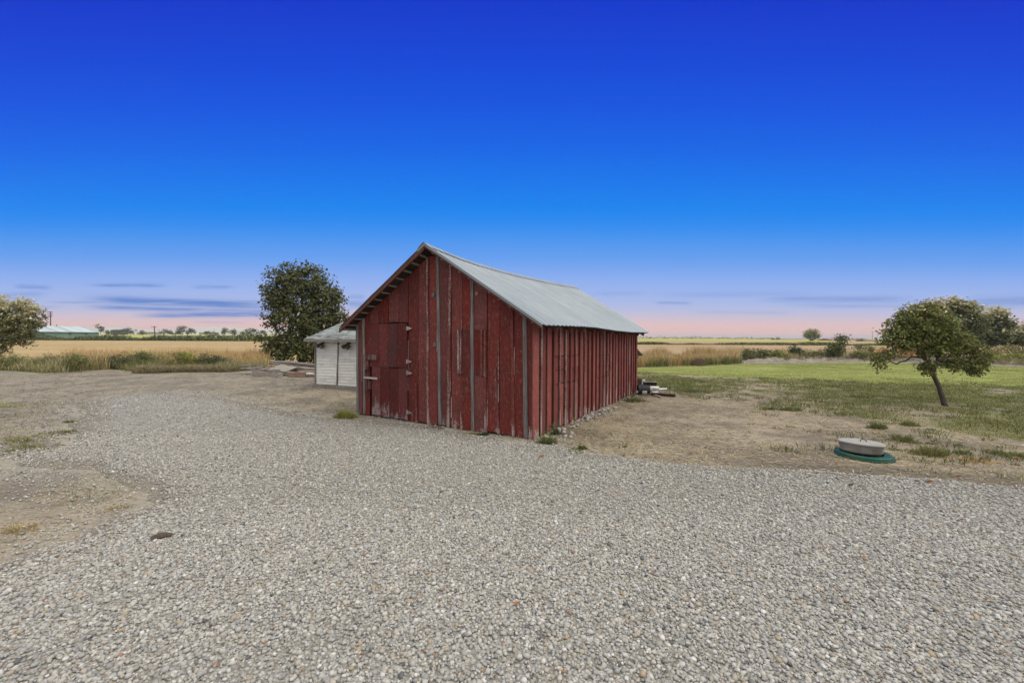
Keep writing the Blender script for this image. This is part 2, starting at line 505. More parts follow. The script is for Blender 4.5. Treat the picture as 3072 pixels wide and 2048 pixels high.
# foliage reads its leaf colour from the leaf
m, t, b = mat('foliage', 0.6, 0.3)
at = colattr(t)
cc = t.mix(t.map(t.noise(wpos(t), 9.0, 2), 0.3, 0.7), at.outputs['Color'], t.mix(0.35, at.outputs['Color'], (0.10, 0.10, 0.02)))
t.put(b.inputs['Base Color'], cc)
tr = t.new('ShaderNodeBsdfTranslucent'); t.put(tr.inputs[0], cc)
mx = t.new('ShaderNodeMixShader'); mx.inputs[0].default_value = 0.3
t.put(mx.inputs[1], b.outputs[0]); t.put(mx.inputs[2], tr.outputs[0])
t.put(t.n['Material Output'].inputs[0], mx.outputs[0])
M['foliage'] = m

# pebbles: colour carried by each pebble
m, t, b = mat('pebble', 0.8, 0.25)
at = colattr(t)
cc = t.mix(t.map(t.noise(wpos(t), 160.0, 3), 0.35, 0.7, 0, 0.5), at.outputs['Color'], t.mix(0.35, at.outputs['Color'], (0.15, 0.13, 0.11)))
t.put(b.inputs['Base Color'], cc)
M['pebble'] = m

# gravel bed
m, t, b = mat('gravel', 0.9, 0.15)
p = wpos(t)
flat = t.scale(p, (1, 1, 0))
v = t.voronoi(flat, 42.0)
hs = t.new('ShaderNodeSeparateColor'); t.put(hs.inputs[0], v.outputs['Color'])
c = t.ramp(hs.outputs[0], [(0.0, (0.18, 0.174, 0.162)), (0.2, (0.285, 0.277, 0.26)), (0.45, (0.35, 0.342, 0.322)), (0.8, (0.415, 0.405, 0.385)), (1.0, (0.50, 0.49, 0.47))])
c = t.mix(t.map(v.outputs['Distance'], 0.42, 0.75, 0, 0.55), c, (0.15, 0.142, 0.128))
v2 = t.voronoi(flat, 17.0)
hs2 = t.new('ShaderNodeSeparateColor'); t.put(hs2.inputs[0], v2.outputs['Color'])
c = t.mix(t.map(hs2.outputs[1], 0.8, 0.95, 0, 0.35), c, (0.22, 0.21, 0.19))
fine = t.noise(flat, 3.0, 5, 0.65)
c = t.mix(t.map(fine, 0.48, 0.68, 0, 0.7), c, (0.26, 0.228, 0.19))
big = t.noise(flat, 0.55, 4, 0.6)
c = t.mix(t.map(big, 0.35, 0.7, 0, 0.28), c, (0.27, 0.258, 0.235))
at = colattr(t); s = t.new('ShaderNodeSeparateColor'); t.put(s.inputs[0], at.outputs['Color'])
edge = t.math('ADD', s.outputs[0], t.math('MULTIPLY', t.math('SUBTRACT', t.noise(flat, 2.2, 5, 0.7), 0.5), 1.1))
c = t.mix(t.map(edge, 0.35, 0.75, 0.9, 0.0), c, (0.215, 0.187, 0.155))
t.put(b.inputs['Base Color'], c)
hgt = t.math('SUBTRACT', 1.0, t.math('MULTIPLY', v.outputs['Distance'], 1.3))
t.put(b.inputs['Normal'], t.bump(t.math('ADD', hgt, t.math('MULTIPLY', fine, 0.5)), 0.9, 0.02))
M['gravel'] = m

# bare dirt yard: greyer on the left, browner beside the barn
m, t, b = mat('dirt', 0.95, 0.1)
p = wpos(t)
flat = t.scale(p, (1, 1, 0))
sx = t.new('ShaderNodeSeparateXYZ'); t.put(sx.inputs[0], p)
side = t.map(t.math('ADD', sx.outputs[0], t.math('MULTIPLY', t.noise(flat, 0.4, 3), 3.0)), -9.0, 1.0)
base = t.mix(side, (0.285, 0.25, 0.20), (0.315, 0.265, 0.20))
n1 = t.noise(flat, 0.8, 6, 0.65)
n2 = t.noise(t.scale(flat, (2.2, 7, 1)), 1.0, 6, 0.7)
n3 = t.noise(flat, 28.0, 5, 0.7)
c = t.mix(t.map(n1, 0.42, 0.62, 0, 0.85), base, t.mix(side, (0.17, 0.157, 0.135), (0.155, 0.128, 0.105)))
c = t.mix(t.map(n2, 0.5, 0.70, 0, 0.7), c, (0.40, 0.335, 0.24))
c = t.mix(t.map(n3, 0.5, 0.66, 0, 0.75), c, (0.085, 0.068, 0.056))
n4 = t.noise(t.scale(flat, (3.5, 9, 1)), 1.0, 6, 0.75)
c = t.mix(t.map(n4, 0.52, 0.66, 0, 0.75), c, (0.105, 0.09, 0.076))
pv = t.voronoi(flat, 26.0)
ps = t.new('ShaderNodeSeparateColor'); t.put(ps.inputs[0], pv.outputs['Color'])
peb = t.math('MULTIPLY', t.map(ps.outputs[0], 0.86, 0.9), t.map(pv.outputs['Distance'], 0.42, 0.28))
c = t.mix(peb, c, (0.45, 0.42, 0.38))
at = colattr(t); s = t.new('ShaderNodeSeparateColor'); t.put(s.inputs[0], at.outputs['Color'])
thatch = t.mix(t.map(n3, 0.35, 0.65), (0.14, 0.15, 0.06), (0.25, 0.235, 0.11))
c = t.mix(t.math('MULTIPLY', s.outputs[0], t.map(n4, 0.3, 0.6, 0.45, 0.85)), c, thatch)
c = t.mix(t.math('MULTIPLY', s.outputs[2], 0.8), c, t.mix(t.map(n3, 0.35, 0.65), (0.085, 0.074, 0.064), (0.16, 0.14, 0.12)))
gv = t.voronoi(flat, 42.0); gs = t.new('ShaderNodeSeparateColor'); t.put(gs.inputs[0], gv.outputs['Color'])
c = t.mix(t.math('MULTIPLY', s.outputs[1], t.map(gs.outputs[0], 0.25, 0.6, 0.0, 0.75)), c, t.mix(gs.outputs[1], (0.24, 0.23, 0.205), (0.42, 0.41, 0.38)))
t.put(b.inputs['Base Color'], c)
t.put(b.inputs['Normal'], t.bump(t.math('ADD', t.math('MULTIPLY', n2, 1.2), t.math('ADD', t.math('MULTIPLY', n3, 0.35), peb)), 0.7, 0.03))
M['dirt'] = m

# lawn
m, t, b = mat('lawn', 0.9, 0.1)
p = wpos(t); flat = t.scale(p, (1, 1, 0))
n1 = t.noise(t.scale(flat, (0.35, 1.6, 1)), 1.0, 5, 0.65)
n2 = t.noise(flat, 14.0, 5, 0.7)
c = t.mix(t.map(n1, 0.35, 0.68), (0.20, 0.225, 0.06), (0.33, 0.345, 0.115))
c = t.mix(t.map(n2, 0.45, 0.7, 0, 0.6), c, (0.15, 0.19, 0.045))
t.put(b.inputs['Base Color'], c)
t.put(b.inputs['Normal'], t.bump(n2, 0.8, 0.04))
M['lawn'] = m


def field_mat(name, ca, cb, cc, row=(0.05, 0.6), clod=1.2):
    m, t, b = mat(name, 0.95, 0.05)
    p = wpos(t); flat = t.scale(p, (1, 1, 0))
    n1 = t.noise(t.scale(flat, (row[0], row[1], 1)), 1.0, 6, 0.68)
    n2 = t.noise(flat, clod, 6, 0.72)
    c = t.mix(t.map(n1, 0.33, 0.66), ca, cb)
    c = t.mix(t.map(n2, 0.48, 0.68, 0, 0.8), c, cc)
    t.put(b.inputs['Base Color'], c)
    t.put(b.inputs['Normal'], t.bump(n2, 0.5, 0.1))
    M[name] = m


field_mat('stubble', (0.34, 0.245, 0.12), (0.46, 0.345, 0.19), (0.19, 0.13, 0.065))
field_mat('harvest', (0.32, 0.225, 0.135), (0.42, 0.31, 0.19), (0.20, 0.14, 0.085))
field_mat('crop', (0.34, 0.33, 0.09), (0.42, 0.39, 0.13), (0.24, 0.26, 0.07), (0.02, 0.2), 0.4)
field_mat('berm', (0.19, 0.17, 0.145), (0.27, 0.245, 0.205), (0.10, 0.088, 0.075), (1.2, 2.5), 3.5)
field_mat('hillside', (0.42, 0.40, 0.36), (0.48, 0.46, 0.41), (0.38, 0.36, 0.33), (0.001, 0.003), 0.004)


# ------------------------------------------------------------------ the setting: ground, drive, lawn, fields
def dense_axis(lo, hi, st, before, after):
    return np.array(list(before) + list(np.arange(lo, hi, st)) + list(after), float)


def ground_z(X, Y):
    m = sstep(-33, -26, X) * sstep(34, 28, X) * sstep(33, 27, Y)
    rough = 0.02 * fbm(X, Y, 0.35, 3) + 0.02 * fbm(X, Y, 1.7, 4) * sstep(-1.0, -3.5, X - 0.25 * Y + 1.5) + 0.012 * fbm(X, Y, 2.6, 3)
    return m * rough - 0.012


DRIVE_PX = [(-900, 2300), (-300, 1850), (0, 1690), (153, 1643), (214, 1613), (306, 1565), (440, 1515), (430, 1480), (340, 1440), (245, 1405), (60, 1400), (20, 1372),
            (184, 1345), (214, 1310), (212, 1280), (236, 1255), (232, 1232), (262, 1208), (330, 1190), (497, 1175), (574, 1181), (689, 1196), (800, 1223), (940, 1247), (1066, 1256),
            (1250, 1272), (1400, 1300), (1600, 1330), (1700, 1346), (1790, 1364), (1960, 1385), (2200, 1397), (2450, 1408), (2660, 1424), (2900, 1440), (3072, 1455), (3900, 1530)]
DRIVE = [tuple(G(x, y)[:2]) for x, y in DRIVE_PX] + [(9.0, 0.3), (-6.0, 0.3)]
PATCH_PX = [(1880, 1120), (1905, 1117), (2053, 1125), (2206, 1131), (2500, 1141), (2641, 1149), (3072, 1156), (3600, 1170), (3600, 1410), (3072, 1350), (2948, 1340), (2795, 1318), (2680, 1262), (2527, 1236), (2450, 1216), (2334, 1196), (2206, 1176), (2053, 1172), (1960, 1162), (1890, 1150)]
PATCH = [tuple(G(x, y)[:2]) for x, y in PATCH_PX]


def ground_col(X, Y):
    g_ = sstep(-.6, .7, poly_sd(X, Y, PATCH) + 1.2 * fbm(X, Y, .7, 4)) * sstep(-.22, .10, fbm(X, Y, .55, 4) + .35 * fbm(X, Y, 2.2, 3) + .16 * sstep(9, 14, X))
    g_ = np.where((np.abs(X) < 60) & (Y < 40), g_, 0)
    e = sstep(-.6, .25, poly_sd(X, Y, DRIVE) + .7 * fbm(X, Y, 1.3, 4)) * (X < 2)
    d_ = poly_sd(X, Y, DRIVE) + .35 * fbm(X, Y, 1.1, 4)
    lip = sstep(-.5, -.22, d_) * sstep(.15, -.05, d_) * sstep(2.2, 3.6, X)
    return np.stack([g_, e, lip], -1)


gnd = grid_mesh('ground', dense_axis(-30, 34, 0.16, (-6000, -2000, -700, -250, -100, -50), (50, 100, 250, 700, 2000, 6000)),
                dense_axis(-1, 32, 0.13, (-80, -30, -8), (36, 45, 70, 120, 250, 600, 1500, 4000, 8000)), ground_z, M['dirt'], colf=ground_col)
tag(gnd, 'bare dirt yard ground around the red barn', 'ground', kind='structure')

def drive_z(X, Y):
    sd = poly_sd(X, Y, DRIVE)
    return -0.035 + 0.055 * sstep(-0.16, 0.22, sd + 0.28 * fbm(X, Y, 1.6, 4)) + 0.02 * fbm(X, Y, 0.7, 3) + 0.012 * fbm(X, Y, 3.0, 3) * sstep(1, 3, Y)


def drive_col(X, Y):
    sd = poly_sd(X, Y, DRIVE)
    e = sstep(-0.2, 0.9, sd)
    return np.stack([e, e, e], -1)


drv = grid_mesh('gravel_driveway', np.arange(-12, 11, 0.07), np.arange(0.3, 13.4, 0.07), drive_z, M['gravel'],
                keep=lambda X, Y: poly_sd(X, Y, DRIVE) > -0.3, colf=drive_col)
tag(drv, 'grey gravel driveway running up to the red barn front', 'driveway', kind='structure')

LAWN_PX = [(1860, 1106), (1905, 1103), (2079, 1098), (2232, 1094), (2500, 1089), (2641, 1086), (3072, 1102), (3500, 1116), (3500, 1166), (3072, 1157), (2641, 1150), (2500, 1142), (2334, 1138), (2206, 1131), (2053, 1125), (1905, 1117), (1830, 1114)]
LAWN = [tuple(G(x, y)[:2]) for x, y in LAWN_PX]


def lawn_z(X, Y):
    sd = poly_sd(X, Y, LAWN)
    return -0.03 + 0.06 * sstep(-0.3, 0.5, sd + 0.9 * fbm(X, Y, 0.8, 4)) + 0.03 * fbm(X, Y, 0.5, 3)


lwn = grid_mesh('lawn', np.arange(2, 48, 0.25), np.arange(13.5, 30, 0.2), lawn_z, M['lawn'], keep=lambda X, Y: poly_sd(X, Y, LAWN) > -0.8)
tag(lwn, 'mown green lawn between the dirt yard and the dry brush', 'lawn', kind='structure')


def sheet(name, pts, z, m, label, cat, nx=60, ny=30, amp=0.0):
    """a field: grid inside the four corners (left front, right front, right back, left back)"""
    a, b_, c_, d_ = [np.array(p, float) for p in pts]
    U = np.linspace(0, 1, nx); V = np.linspace(0, 1, ny) ** 1.6
    uu, vv = np.meshgrid(U, V, indexing='ij')
    P = ((a[None, None] * (1 - uu)[..., None] + b_ * uu[..., None]) * (1 - vv)[..., None] + (d_ * (1 - uu)[..., None] + c_ * uu[..., None]) * vv[..., None])
    zz = (z(P[..., 0], P[..., 1]) if callable(z) else np.full(P.shape[:2], z)) + amp * fbm(P[..., 0], P[..., 1], 0.15, 3)
    Vv = np.dstack([P[..., 0], P[..., 1], zz]).reshape(-1, 3)
    idx = np.arange(nx * ny).reshape(nx, ny)
    q = np.stack([idx[:-1, :-1], idx[1:, :-1], idx[1:, 1:], idx[:-1, 1:]], -1).reshape(-1, 4)
    o = raw_mesh(name, Vv, q.ravel(), np.arange(len(q)) * 4, np.full(len(q), 4), m, None, None, True)
    return tag(o, label, cat, kind='structure')


sheet('stubble_field', [(-60, 20.6), (0.5, 22.5), (3, 125), (-260, 125)], 0.03, M['stubble'], 'golden stubble field behind the tall weeds at the yard edge', 'field', amp=0.06)
sheet('harvested_field', [(2, 28.5), (60, 33), (260, 96), (6, 96)], 0.035, M['harvest'], 'pale brown harvested field behind the dry brush', 'field', amp=0.06)
sheet('fallow_field', [(6, 103), (230, 103), (520, 200), (6, 200)], 0.05, M['harvest'], 'thin tan strip of field beyond the dark weed line', 'field')
sheet('crop_field', [(6, 200), (520, 200), (2600, 1400), (20, 1400)], lambda x, y: 0.06 + 1.0 * sstep(200, 1400, y), M['crop'], 'yellow green crop field reaching the far horizon', 'field')
sheet('hayfield', [(-330, 132), (4, 132), (6, 420), (-900, 420)], lambda x, y: 0.06 + 2.7 * sstep(120, 420, y), M['crop'], 'light green field behind the dark hedgerow', 'field')


def ridge_hill(name, px0, px1, ytops, Y, label):
    xs = np.linspace(px0, px1, 60)
    tops = np.interp(xs, [p[0] for p in ytops], [p[1] for p in ytops])
    V, q = [], []
    rows = 9
    for i, (x, yt) in enumerate(zip(xs, tops)):
        top = PX(x, yt, Y)[2]; X = PX(x, yt, Y)[0]
        for k in range(rows):
            s = k / (rows - 1)
            z = max(top, 2) * math.sin(s * math.pi / 2) * (1 + 0.06 * float(fbm(np.array([i * 0.35]), np.array([k * 0.6]))[0]) * (s < 1)) - 10 * (1 - s)
            V.append((X, Y - (1 - s) * Y * 0.16, z))
    for i in range(len(xs) - 1):
        for k in range(rows - 1):
            a = i * rows + k
            q.append((a, a + rows, a + rows + 1, a + 1))
    q = np.array(q)
    o = raw_mesh(name, V, q.ravel(), np.arange(len(q)) * 4, np.full(len(q), 4), M['hillside'], None, None, True)
    return tag(o, label, 'hills', kind='structure')


ridge_hill('hills', 290, 1130, [(290, 1000), (340, 982), (362, 978), (400, 984), (470, 988), (540, 986), (590, 980), (640, 979), (690, 980), (760, 984), (900, 990), (1130, 1003)], 1500, 'low pale hills on the far horizon behind the distant trees')


# ------------------------------------------------------------------ foliage builders
class Leafage:
    """many leaf and blade faces in one mesh"""
    def __init__(s):
        s.V, s.L, s.T, s.C, s.n = [], [], [], [], 0

    def _push(s, V, L, T, C):
        s.V.append(V); s.L.append(L + s.n); s.T.append(T); s.C.append(C); s.n += len(V)

    def leaves(s, P, size, cols, up=0.35, out=None, aspect=0.62):
        N = len(P)
        if N == 0: return
        nrm = RNG.normal(size=(N, 3))
        nrm[:, 2] = np.abs(nrm[:, 2]) * 0.8 + up
        if out is not None: nrm += out * 0.6
        nrm /= np.linalg.norm(nrm, axis=1)[:, None]
        r = RNG.normal(size=(N, 3)); r[:, 2] -= 0.35
        a = r - (r * nrm).sum(1)[:, None] * nrm; a /= np.linalg.norm(a, axis=1)[:, None] + 1e-9
        b = np.cross(nrm, a)
        sz = (size if hasattr(size, '__len__') else np.full(N, size))[:, None]
        fold = sz * 0.12 * nrm
        v0 = P - a * sz * 0.5; v1 = P + b * sz * 0.5 * aspect + fold; v2 = P + a * sz * 0.55; v3 = P - b * sz * 0.5 * aspect + fold
        V = np.stack([v0, v1, v2, v3], 1).reshape(-1, 3)
        k = np.arange(N)[:, None] * 4
        L = np.concatenate([k + [0, 1, 2], k + [0, 2, 3]], 1).ravel()
        s._push(V, L, np.full(2 * N, 3), np.repeat(cols, 4, 0))

    def blades(s, P, h, wdt, lean, cols_lo, cols_hi, bend=0.5, az=None):
        """grass blades: P foot points, h heights, lean horizontal reach as a share of height"""
        N = len(P)
        if N == 0: return
        az = RNG.uniform(0, 2 * math.pi, N) if az is None else az
        d = np.stack([np.cos(az), np.sin(az), np.zeros(N)], 1)
        wz = RNG.uniform(0, math.pi, N)
        c = np.stack([np.cos(wz), np.sin(wz), np.zeros(N)], 1)
        h = np.asarray(h)[:, None]; wd = (np.asarray(wdt) * np.ones(N))[:, None]; lean = (np.asarray(lean) * np.ones(N))[:, None]
        up = np.array([0, 0, 1.0])
        mid = P + d * h * lean * 0.35 + up * h * 0.55
        tip = P + d * h * lean + up * h * np.sqrt(np.clip(1 - (lean * bend) ** 2, 0.02, 1))
        V = np.stack([P - c * wd / 2, P + c * wd / 2, mid + c * wd * 0.4, mid - c * wd * 0.4, tip], 1).reshape(-1, 3)
        k = np.arange(N)[:, None] * 5
        L = np.concatenate([k + [0, 1, 2, 3], k + [3, 2, 4]], 1).ravel()
        T = np.tile([4, 3], N)
        cm = (np.asarray(cols_lo) + np.asarray(cols_hi)) / 2
        C = np.stack([cols_lo, cols_lo, cm, cm, cols_hi], 1).reshape(-1, 3)
        s._push(V, L, T, C)

    def build(s, name, parent=None, m=None):
        V = np.concatenate(s.V); L = np.concatenate(s.L); T = np.concatenate(s.T); C = np.concatenate(s.C)
        st = np.concatenate([[0], np.cumsum(T)[:-1]])
        return raw_mesh(name, V, L, st, T, m or M['foliage'], parent, C)


def pal(n, cols, jit=0.18):
    cols = np.asarray(cols, float)
    c = cols[RNG.integers(0, len(cols), n)]
    return np.clip(c * (1 + RNG.normal(0, jit, (n, 1))) * (1 + RNG.normal(0, 0.05, (n, 3))), 0.003, 0.9)


def crown_points(lobes, n, clump, shell=0.45, per=26):
    """leaf points gathered in clumps inside ellipsoid lobes; returns points, outward directions, clump centres"""
    wts = np.array([l[3] * l[4] * l[5] for l in lobes], float) ** 0.75; wts /= wts.sum()
    nc = max(4, n // per)
    li = RNG.choice(len(lobes), nc, p=wts)
    L = np.array([l[:6] for l in lobes], float)[li]
    d = RNG.normal(size=(nc, 3)); d /= np.linalg.norm(d, axis=1)[:, None]
    r = RNG.uniform(shell ** 3, 1, nc) ** (1 / 3.0)
    cc = L[:, :3] + d * r[:, None] * L[:, 3:]
    k = RNG.integers(0, nc, n)
    sc = clump * RNG.uniform(0.6, 1.3, nc)
    off = np.clip(RNG.normal(size=(n, 3)), -1.7, 1.7) * sc[k][:, None] * np.array([1, 1, 0.72])
    return cc[k] + off, d[k], cc


GREENS = {}
_G = {
    'maple': [(0.050, 0.060, 0.024), (0.062, 0.074, 0.026), (0.042, 0.050, 0.024), (0.085, 0.082, 0.030)],
    'apple': [(0.085, 0.108, 0.030), (0.115, 0.136, 0.038), (0.064, 0.084, 0.026), (0.15, 0.135, 0.044)],
    'olive': [(0.105, 0.115, 0.050), (0.14, 0.145, 0.065), (0.085, 0.092, 0.045)],
    'dark': [(0.042, 0.058, 0.032), (0.055, 0.072, 0.036), (0.036, 0.048, 0.030)],
    'mid': [(0.085, 0.105, 0.035), (0.11, 0.13, 0.045), (0.065, 0.085, 0.032)],
    'yellow': [(0.26, 0.28, 0.05), (0.32, 0.32, 0.07), (0.20, 0.24, 0.05)],
    'far': [(0.075, 0.095, 0.060), (0.095, 0.115, 0.068), (0.06, 0.078, 0.055)],
    'tan': [(0.42, 0.28, 0.13), (0.50, 0.35, 0.18), (0.34, 0.22, 0.10)],
    'orange': [(0.38, 0.24, 0.11), (0.46, 0.30, 0.15), (0.33, 0.21, 0.105)],
    'straw': [(0.48, 0.40, 0.24), (0.56, 0.48, 0.31), (0.40, 0.33, 0.19)],
    'weed': [(0.125, 0.140, 0.052), (0.155, 0.165, 0.062), (0.10, 0.12, 0.046)],
    'drygreen': [(0.20, 0.19, 0.08), (0.25, 0.23, 0.11), (0.17, 0.17, 0.07)],
    'pale': [(0.62, 0.58, 0.38), (0.70, 0.66, 0.46), (0.52, 0.46, 0.24)],
}


for _k, _v in _G.items():
    _f = {'maple': 1.7, 'pale': 1.0, 'yellow': 1.25, 'straw': 1.05, 'tan': 1.75, 'orange': 1.45, 'weed': 1.5, 'drygreen': 1.4, 'far': 1.35, 'apple': 1.75, 'dark': 1.75}.get(_k, 1.6)
    GREENS[_k] = [tuple(min(q * _f, .85) for q in c_) for c_ in _v]


def tree(name, label, cat, base, lobes, n, leaf, clump, cols, trunk, limbs=18, group=None, pale=0.0, bark='bark', shell=0.45, per=26, tips=None, up=0.35, pale_from=0.45):
    """lobes (x,y,z,rx,ry,rz) and trunk [(x,y,z,r)...] in metres from the tree's foot"""
    root = empty(name, base); tag(root, label, cat, group)
    P, D, cc = crown_points(lobes, n, clump, shell, per)
    C = pal(n, GREENS[cols])
    zmin, zmax = P[:, 2].min(), P[:, 2].max()
    if tips:
        k = RNG.random(n) < 0.22; C[k] = pal(int(k.sum()), GREENS[tips])
    if pale:  # bright sky halo painted into the colour of upper outer leaves
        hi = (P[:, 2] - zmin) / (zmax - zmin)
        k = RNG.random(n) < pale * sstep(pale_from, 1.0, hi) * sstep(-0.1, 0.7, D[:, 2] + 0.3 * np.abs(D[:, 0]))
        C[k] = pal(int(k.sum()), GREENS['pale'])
    lf = Leafage(); lf.leaves(P, leaf * RNG.uniform(0.6, 1.3, n), C, up=up, out=D)
    lf.build('crown', root)
    tb = MB()
    tb.tube([t_[:3] for t_ in trunk], [t_[3] for t_ in trunk], 9)
    tp = [np.array(t_[:3], float) for t_ in trunk]
    if limbs:
        sel = cc[RNG.choice(len(cc), min(limbs, len(cc)), replace=False)]
        for c in sel:
            i = RNG.integers(max(1, len(tp) // 2), len(tp)); a = tp[i]; r0 = trunk[i][3] * 0.6
            mid = a * 0.5 + c * 0.5 + RNG.normal(0, 0.12, 3) * np.linalg.norm(c - a) * 0.6
            tb.tube([a, a * 0.7 + mid * 0.3, mid, c * 0.75 + mid * 0.25, c], [r0, r0 * 0.75, r0 * 0.5, r0 * 0.28, r0 * 0.1], 5)
    tb.build('trunk', M[bark], root, smooth=True)
    return root


def plobe(base, Y, px, py, rx, ry, depth=None, dy=0.0):
    """a crown lobe the photo shows at (px, py), at distance Y, radii given in photo pixels"""
    p = PX(px, py, Y + dy) - np.asarray(base)
    k = Y / FPX; u = abs(px - 1536) / FPX
    d = depth if depth else (rx + ry) / 2 * (1 - .35 * min(u, 1))
    rx = math.sqrt(max(rx * rx - (u * d) ** 2, (.55 * rx) ** 2))
    return (p[0], p[1], p[2], rx * k, d * k, ry * k)


# --- the big leafy tree behind the white shed
TY = 24.0
tb_ = np.array([*PX(905, 1089, TY)[:2], 0.0])
lob = [plobe(tb_, TY, *l) for l in [(872, 838, 60, 50), (835, 872, 48, 66), (925, 845, 62, 56), (968, 885, 52, 62), (1000, 925, 42, 52), (890, 935, 88, 76), (960, 975, 66, 52),
                                    (812, 958, 34, 24), (830, 905, 44, 40), (868, 1020, 70, 44), (832, 1046, 42, 34), (945, 1040, 66, 42), (775, 1012, 20, 8), (880, 1058, 92, 26), (945, 1062, 60, 24), (828, 1062, 44, 22), (1012, 985, 26, 34), (846, 800, 14, 10)]]
tree('maple_tree', 'large dark green leafy tree behind the white shed and the lumber', 'tree', tb_, lob, 21000, 0.165, 0.18, 'maple',
     [(0, 0, -0.1, 0.20), (0.03, 0, 0.9, 0.16), (-0.02, 0, 2.0, 0.13), (0.05, 0, 3.4, 0.09), (0, 0, 4.8, 0.04)], 34, tips='olive', shell=0.1, per=22)

# --- the small leaning tree on the lawn edge
TY = G(2833, 1216)[1]
tb_ = G(2833, 1216)
def tp_(px, py, r, dy=0.0):
    p = PX(px, py, TY + dy) - tb_; return (p[0], p[1], p[2], r)
lob = [plobe(tb_, TY, *l) for l in [(2735, 955, 46, 36), (2770, 930, 46, 26), (2700, 985, 42, 34), (2765, 990, 66, 44), (2820, 985, 58, 50), (2850, 1020, 60, 40), (2672, 1010, 32, 26), (2720, 1030, 46, 24),
                                    (2800, 1045, 60, 30), (2900, 1050, 52, 24), (2945, 1072, 44, 22), (2915, 1095, 50, 18), (2860, 1090, 40, 18), (2780, 1100, 22, 16), (2770, 1120, 16, 10), (2920, 1120, 26, 10),
                                    (2640, 1072, 20, 12), (2662, 1056, 20, 12), (2682, 1066, 12, 8), (2630, 1085, 14, 10), (2642, 1100, 8, 8)]]
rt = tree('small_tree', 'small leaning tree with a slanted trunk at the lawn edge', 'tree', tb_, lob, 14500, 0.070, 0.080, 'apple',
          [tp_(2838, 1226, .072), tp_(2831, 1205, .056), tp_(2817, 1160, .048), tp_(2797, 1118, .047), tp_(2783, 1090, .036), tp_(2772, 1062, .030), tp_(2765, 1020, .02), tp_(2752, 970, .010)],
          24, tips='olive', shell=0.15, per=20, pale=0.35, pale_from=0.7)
lb = MB()
lb.tube([tp_(2799, 1122, 0)[:3], tp_(2806, 1100, 0)[:3], tp_(2814, 1070, 0)[:3], tp_(2835, 1030, 0)[:3], tp_(2850, 990, 0)[:3]], [.036, .034, .03, .022, .010], 7)
lb.tube([tp_(2776, 1074, 0)[:3], tp_(2758, 1072, 0, .03)[:3], tp_(2735, 1070, 0, .05)[:3], tp_(2717, 1082, 0, .02)[:3], tp_(2700, 1085, 0)[:3], tp_(2690, 1092, 0, -.04)[:3], tp_(2670, 1084, 0)[:3], tp_(2650, 1094, 0)[:3], tp_(2640, 1104, 0)[:3]],
        [.03, .026, .022, .02, .019, .017, .014, .01, .005], 6)
lb.tube([tp_(2805, 1098, 0)[:3], tp_(2840, 1084, 0)[:3], tp_(2880, 1080, 0, .1)[:3], tp_(2925, 1092, 0, .1)[:3], tp_(2950, 1080, 0)[:3]], [.035, .028, .022, .016, .006], 6)
lb.build('limb', M['bark'], rt, smooth=True)

# --- tree at the left edge of the yard
TY = 22.5
tb_ = np.array([*PX(-25, 1096, TY)[:2], 0.0])
lob = [plobe(tb_, TY, *l) for l in [(15, 935, 50, 36), (70, 925, 40, 36), (95, 955, 40, 38), (50, 975, 60, 44), (-20, 960, 70, 60), (20, 1010, 55, 26), (-50, 1010, 60, 40), (85, 995, 30, 20), (112, 935, 20, 18), (5, 905, 34, 20), (-60, 930, 50, 40), (55, 915, 36, 26), (60, 1025, 40, 16), (-10, 1040, 50, 22), (30, 955, 60, 50)]]
tree('poplar_tree', 'bushy olive tree with sky halo painted on its leaves at the far left edge of the yard', 'tree', tb_, lob, 9500, 0.125, 0.14, 'olive',
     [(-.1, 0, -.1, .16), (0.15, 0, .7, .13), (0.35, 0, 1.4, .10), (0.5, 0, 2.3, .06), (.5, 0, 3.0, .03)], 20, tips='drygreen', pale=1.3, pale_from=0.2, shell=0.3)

# --- big trees far behind the leaning tree
for nm, lb_, px, Y, lobes_, n in [
    ('broadleaf_tree', 'tall green tree with sky halo painted on its top directly behind the small leaning tree', 2850, 58, [(2845, 930, 66, 38), (2800, 945, 54, 38), (2895, 945, 60, 42), (2850, 985, 90, 46), (2915, 985, 50, 44), (2868, 912, 40, 20), (2740, 960, 50, 44), (2760, 1000, 60, 34), (2860, 1015, 80, 22)], 12000),
    ('broadleaf_tree', 'large rounded green tree with sky halo painted on its edges to the right of the leaning tree', 2960, 64, [(2970, 955, 46, 34), (3000, 962, 40, 34), (2935, 975, 50, 44), (3010, 1000, 50, 32), (2950, 1010, 66, 28), (3030, 985, 28, 28), (2900, 1005, 50, 30)], 11000),
    ('broadleaf_tree', 'lowest of the far trees at the right edge behind the olive grass', 3075, 62, [(3055, 1012, 44, 24), (3100, 1005, 54, 36), (3030, 1018, 40, 18)], 4500)]:
    tb_ = np.array([*PX(px, 1034, Y)[:2], 0.0])
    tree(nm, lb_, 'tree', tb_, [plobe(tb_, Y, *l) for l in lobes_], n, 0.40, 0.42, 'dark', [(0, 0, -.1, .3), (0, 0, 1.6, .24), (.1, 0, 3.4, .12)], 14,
         group='large trees beyond the lawn', pale=1.0, tips='apple', pale_from=0.25, shell=0.1)

